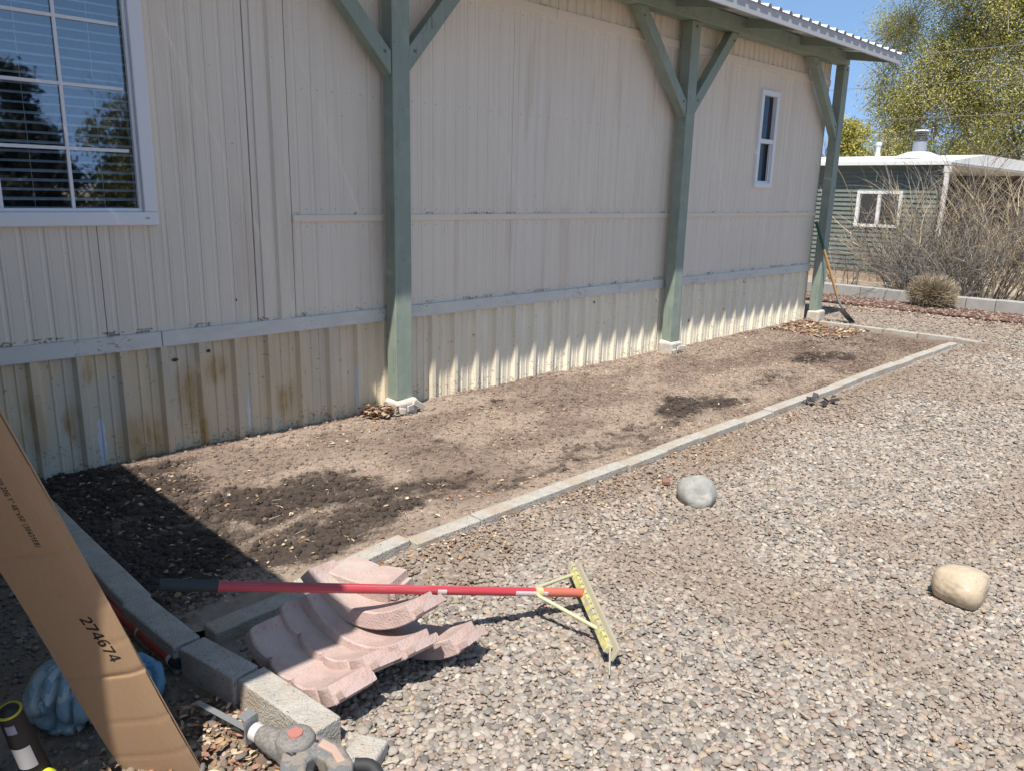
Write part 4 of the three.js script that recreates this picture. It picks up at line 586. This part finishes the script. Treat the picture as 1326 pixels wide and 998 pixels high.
  part('vent_pipe', join([rod(V(X + 0.9, 2.38, -6.62), V(X + 0.9, 2.52, -6.62), 0.07, 0.045, 14), rod(V(X + 0.9, 2.5, -6.62), V(X + 0.9, 2.72, -6.62), 0.043, 0.043, 14), rod(V(X + 0.9, 2.66, -6.62), V(X + 0.9, 2.73, -6.62), 0.058, 0.058, 14)]), std(0.6, 0.6, 0.6), h);
}
const twigMat = new THREE.MeshStandardMaterial({ vertexColors: true, roughness: 0.9, side: THREE.DoubleSide });
function bush(name, label, cx, cz, n, H, spread, tones, r0, group, droop = 0.25) {
  const b = new Raw(), stems = new Raw();
  const grow = (p, d, len, r, lvl, raw) => {
    const pts = [p.clone()], steps = 6, q = p.clone(), dir = d.clone(); for (let k = 0; k < steps; k++) { dir.add(V(rr(-0.16, 0.16), rr(-0.12, 0.12) - droop * 0.12 * k / steps, rr(-0.16, 0.16))).normalize(); q.addScaledVector(dir, len / steps); if (q.y < 0.02) q.y = 0.02; pts.push(q.clone()); }
    const t = tones[Math.floor(rnd() * tones.length)], k = rr(0.75, 1.2); raw.twig(pts, r, r * 0.4, t.map((c) => c * k), lvl ? 3 : 5);
    if (lvl < 2) for (let c = 0; c < (lvl ? 2 : 7); c++) { const j = 1 + Math.floor(rnd() * 5.9); grow(pts[j], dir.clone().add(V(rr(-1, 1), rr(-0.45, 0.9), rr(-1, 1))).normalize(), len * rr(0.35, 0.75), r * 0.55, lvl + 1, b); }
  };
  for (let i = 0; i < n; i++) { const a = rnd() * 6.28, k = Math.sqrt(rnd()) * spread; grow(V(cx + Math.cos(a) * k * 0.35, 0.0, cz + Math.sin(a) * k * 0.6), V(Math.cos(a) * rr(0.1, 0.75), rr(0.75, 1.25), Math.sin(a) * rr(0.1, 0.85)).normalize(), H * rr(0.5, 0.95), r0 * rr(0.6, 1.2), 0, stems); }
  const t = thing(name, label, 'shrub', [0, 0, 0], group); part('stems', stems.geo(), twigMat, t); part('twigs', b.geo(), twigMat, t); return t;
}
const bark = [[0.38, 0.30, 0.19], [0.30, 0.25, 0.19], [0.50, 0.39, 0.24], [0.22, 0.185, 0.155], [0.55, 0.45, 0.30]], grey = [[0.28, 0.255, 0.235], [0.38, 0.345, 0.31], [0.19, 0.165, 0.15]];
bush('bare_shrub', 'wide leafless shrub with arching grey twigs in front of the green house window', 14.6, -4.85, 46, 1.8, 0.85, [...grey, ...bark], 0.011, 'leafless shrubs', 0.75);
bush('bare_shrub', 'dense leafless shrub with golden upright twigs right of the white downspout', 14.5, -3.7, 84, 2.0, 1.0, [...bark, ...grey], 0.011, 'leafless shrubs', 0.7);
bush('bare_shrub', 'tangled grey leafless shrub at the foot of the golden twigged one', 14.05, -4.3, 84, 1.15, 0.95, grey, 0.009, 'leafless shrubs', 0.6);
bush('bare_shrub', 'small leafless shrub against the green siding near the corner post', 15.2, -6.3, 16, 0.95, 0.6, grey, 0.008, 'leafless shrubs');
{ // straw coloured ball of dry stalks
  const r = new Raw(); for (let i = 0; i < 1500; i++) { const d = V(rr(-1, 1), rr(-0.4, 1), rr(-1, 1)).normalize(), k = rr(0.75, 1.05), c = V(13.0, 0.22, -4.0), p0 = c.clone().add(V(d.x * 0.08, -0.1 + d.y * 0.1, d.z * 0.08)), p2 = c.clone().add(V(d.x * 0.36 * k, d.y * 0.34 * k, d.z * 0.40 * k)), p1 = p0.clone().lerp(p2, 0.55).add(V(rr(-0.08, 0.08), rr(-0.05, 0.08), rr(-0.08, 0.08))); p2.y = Math.max(0.01, p2.y); const q = rr(0.7, 1.2); r.twig([p0, p1, p2], 0.0042, 0.002, [0.44 * q, 0.36 * q, 0.25 * q]); }
  const t = thing('dry_bush', 'round straw coloured dry bush in front of the block wall', 'shrub'); part('stalks', r.geo(), twigMat, t);
}
function wire(y0, y1, sag, label, r) { const A = V(20, y0, -26), B = V(21.5, y1, 14), pts = []; for (let k = 0; k <= 24; k++) { const t = k / 24, p = A.clone().lerp(B, t); p.y -= sag * 4 * t * (1 - t); pts.push(p); } solo('power_line', tube(pts, r, 6, false, 60), std(0.14, 0.14, 0.14, { roughness: 0.6 }), label, 'wire', [0, 0, 0], 'overhead wires'); }
wire(5.45, 5.45, 0.5, 'topmost overhead wire crossing in front of the yellow green tree', 0.009);
wire(4.75, 4.78, 0.5, 'middle overhead wire crossing in front of the yellow green tree', 0.007);
wire(4.0, 4.03, 0.5, 'lowest overhead wire passing just above the flue', 0.007);

const leafMat = new THREE.MeshPhysicalMaterial({ vertexColors: true, roughness: 0.9, transmission: 0.35, thickness: 0, side: THREE.DoubleSide });
function tree(name, label, x, z, H, crown, leaves, size, tones, o = {}) { // crown: list of [dx, y, dz, rx, ry, rz]
  const t = thing(name, label, 'tree', [x, 0, z], o.group), w = new Raw(), lf = new Raw(), tips = [];
  const bk = o.bark ?? [0.19, 0.165, 0.135];
  const limb = (p, d, len, r, lvl) => { const pts = [p.clone()], q = p.clone(), dir = d.clone(); for (let k = 0; k < 6; k++) { dir.add(V(rr(-0.17, 0.17), rr(-0.06, 0.12), rr(-0.17, 0.17))).normalize(); q.addScaledVector(dir, len / 6); pts.push(q.clone()); } w.twig(pts, r, r * 0.45, bk, lvl ? 5 : 8); if (lvl >= 2) tips.push(...pts.slice(2)); if (lvl < 3) for (let c = 0; c < (lvl === 0 ? 8 : lvl === 1 ? 6 : 4); c++) { const j = 1 + Math.floor(rnd() * 5.9); limb(pts[j], dir.clone().add(V(rr(-1, 1), rr(-0.15, 0.7), rr(-1, 1))).normalize(), len * rr(0.45, 0.72), r * 0.5, lvl + 1); } };
  for (let k = 0; k < (o.trunks ?? 1); k++) limb(V(k * 0.7 - 0.35 * ((o.trunks ?? 1) - 1), -0.1, rr(-0.2, 0.2)), V(rr(-0.15, 0.15), 1, rr(-0.15, 0.15)).normalize(), H * 0.62, H * 0.024 * (o.thin ?? 1), 0);
  const add = (p) => { const s = size * rr(0.6, 1.35), f = V(rr(-1, 1), rr(-1, 1), rr(-1, 1)).normalize().addScaledVector(SUN, 0.75), a = f.clone().cross(V(rr(-1, 1), rr(-1, 1), rr(-1, 1))).normalize(), b = f.normalize().clone().cross(a), k = rr(0.7, 1.25), c = tones[Math.floor(rnd() * tones.length)].map((q) => q * k), u = a.multiplyScalar(s), v = b.multiplyScalar(s * 0.55); lf.quad(p.clone().sub(u), p.clone().sub(v), p.clone().add(u), p.clone().add(v), c); };
  const centres = []; for (const [dx, y, dz, rx, ry, rz] of crown) { const n = Math.ceil(rx * ry * rz * (o.clumps ?? 3)) + 6; for (let k = 0; k < n; k++) { const d = V(rr(-1, 1), rr(-1, 1), rr(-1, 1)); d.normalize().multiplyScalar(Math.pow(rnd(), 0.45)); centres.push(V(dx + d.x * rx, y + d.y * ry, dz + d.z * rz)); } }
  for (let i = 0; i < leaves; i++) { const c = centres[Math.floor(rnd() * centres.length)], g = () => (rnd() + rnd() + rnd() - 1.5) * (o.clump ?? 0.7); add(V(c.x + g(), c.y + g() * 0.9, c.z + g())); }
  if (o.twigs) for (let i = 0; i < o.twigs; i++) { const c = centres[Math.floor(rnd() * centres.length)], d = V(rr(-0.7, 0.7), rr(0.1, 1), rr(-0.7, 0.7)).multiplyScalar(rr(0.5, 1.1)); w.twig([c.clone().sub(d), c.clone().add(V(rr(-0.1, 0.1), 0, rr(-0.1, 0.1))), c.clone().add(d)], 0.016, 0.006, [0.27, 0.24, 0.19]); }
  const wm = new THREE.MeshStandardMaterial({ vertexColors: true, roughness: 0.95, side: THREE.DoubleSide });
  part('trunk', w.geo(), wm, t); part('crown', lf.geo(), leafMat, t); return t;
}
const lime = [[0.50, 0.47, 0.07], [0.58, 0.52, 0.12], [0.42, 0.44, 0.07], [0.62, 0.55, 0.22], [0.34, 0.37, 0.07], [0.48, 0.43, 0.22]];
tree('spring_tree', 'tall spreading tree in thin yellow green spring leaf behind the green house', 31, -7.2, 12, [[-1, 10.2, -2.6, 2.6, 2.4, 2.2], [0, 6.4, -3.6, 2.2, 2.0, 2.2], [0, 5.4, -1, 2.6, 2.2, 3], [0, 8.2, -1.2, 2.6, 2.4, 2.6], [0.3, 10.8, 1.6, 3, 2.6, 3.2], [0, 7.6, 3.4, 3, 3.2, 3], [0, 4.0, -3.2, 2.0, 1.2, 2.6], [0, 4.5, 3.2, 2.5, 2, 2.5], [0, 12.6, 3, 3, 2, 3]], 390000, 0.034, lime, { clumps: 3, clump: 0.8, twigs: 4200, thin: 0.4 });
tree('poplar', 'small slender tree in bright yellow green leaf beyond the corner post', 40, -17.1, 6, [[0, 4.3, 0, 0.9, 1.3, 0.7], [0, 3.2, 0, 1.2, 1.3, 0.9]], 12000, 0.07, [[0.42, 0.38, 0.05], [0.34, 0.33, 0.06], [0.46, 0.42, 0.1]], { clumps: 6, clump: 0.5, thin: 0.4 });
tree('spring_tree', 'spreading tree in olive leaf standing further right behind the house', 29, -1.5, 10, [[0, 6.5, 0, 3, 3, 3.5], [0, 4.2, -1.5, 2.6, 1.8, 3], [0, 9, 1, 3, 2.4, 3]], 100000, 0.034, lime, { clumps: 3, clump: 0.9, twigs: 1600, thin: 0.5 });
tree('spring_tree', 'far tree in pale green leaf low behind the white roof', 44, -15.5, 6, [[0, 3.4, -2, 2, 1.2, 2.4], [0, 3.6, 3, 2, 1.5, 3.4], [0, 3.0, 8, 2, 1.6, 3]], 26000, 0.08, [[0.2, 0.24, 0.07], [0.28, 0.3, 0.09], [0.16, 0.19, 0.07]], { clumps: 4, clump: 0.6, twigs: 500, thin: 0.5 });
// trees across the yard, seen only in the window glass
tree('conifer', 'dark narrow conifer mirrored in the gridded window', 6.1, 16, 3.6, [[0, 3.9, 0, 0.35, 0.9, 0.35], [0, 2.6, 0, 0.8, 0.9, 0.8], [0, 1.4, 0, 1.2, 0.9, 1.2]], 9000, 0.09, [[0.035, 0.05, 0.03], [0.05, 0.065, 0.035]], { clumps: 14, clump: 0.4, thin: 0.4 });
tree('conifer', 'broad dark conifer mirrored low in the gridded window', 4.0, 17, 3.0, [[0, 2.6, 0, 1.0, 1.0, 1.0], [0, 1.4, 0, 1.5, 1.0, 1.5]], 9000, 0.09, [[0.035, 0.05, 0.03], [0.05, 0.065, 0.035]], { clumps: 10, clump: 0.45, thin: 0.4 });
tree('garden_tree', 'olive leafed tree mirrored in the lower panes of the gridded window', 9.0, 15.5, 4.6, [[0, 2.9, 0, 1.3, 1.2, 1.3], [0.4, 1.6, 0, 1.6, 1.0, 1.5]], 12000, 0.07, [[0.2, 0.21, 0.06], [0.14, 0.16, 0.05], [0.26, 0.25, 0.09]], { clumps: 9, clump: 0.45, thin: 0.35 });

tree('hedge', 'low dark hedge mirrored along the foot of the gridded window', 7, 18, 2.4, [[-4, 0.9, 0, 1.6, 0.9, 0.8], [-1, 1.0, 0, 1.8, 1.0, 0.8], [2, 0.9, 0, 1.8, 0.9, 0.8], [5, 1.0, 0, 1.8, 1.0, 0.8]], 16000, 0.09, [[0.05, 0.06, 0.03], [0.09, 0.10, 0.045]], { clumps: 10, clump: 0.5, thin: 0.4 });
renderer.render(scene, camera);
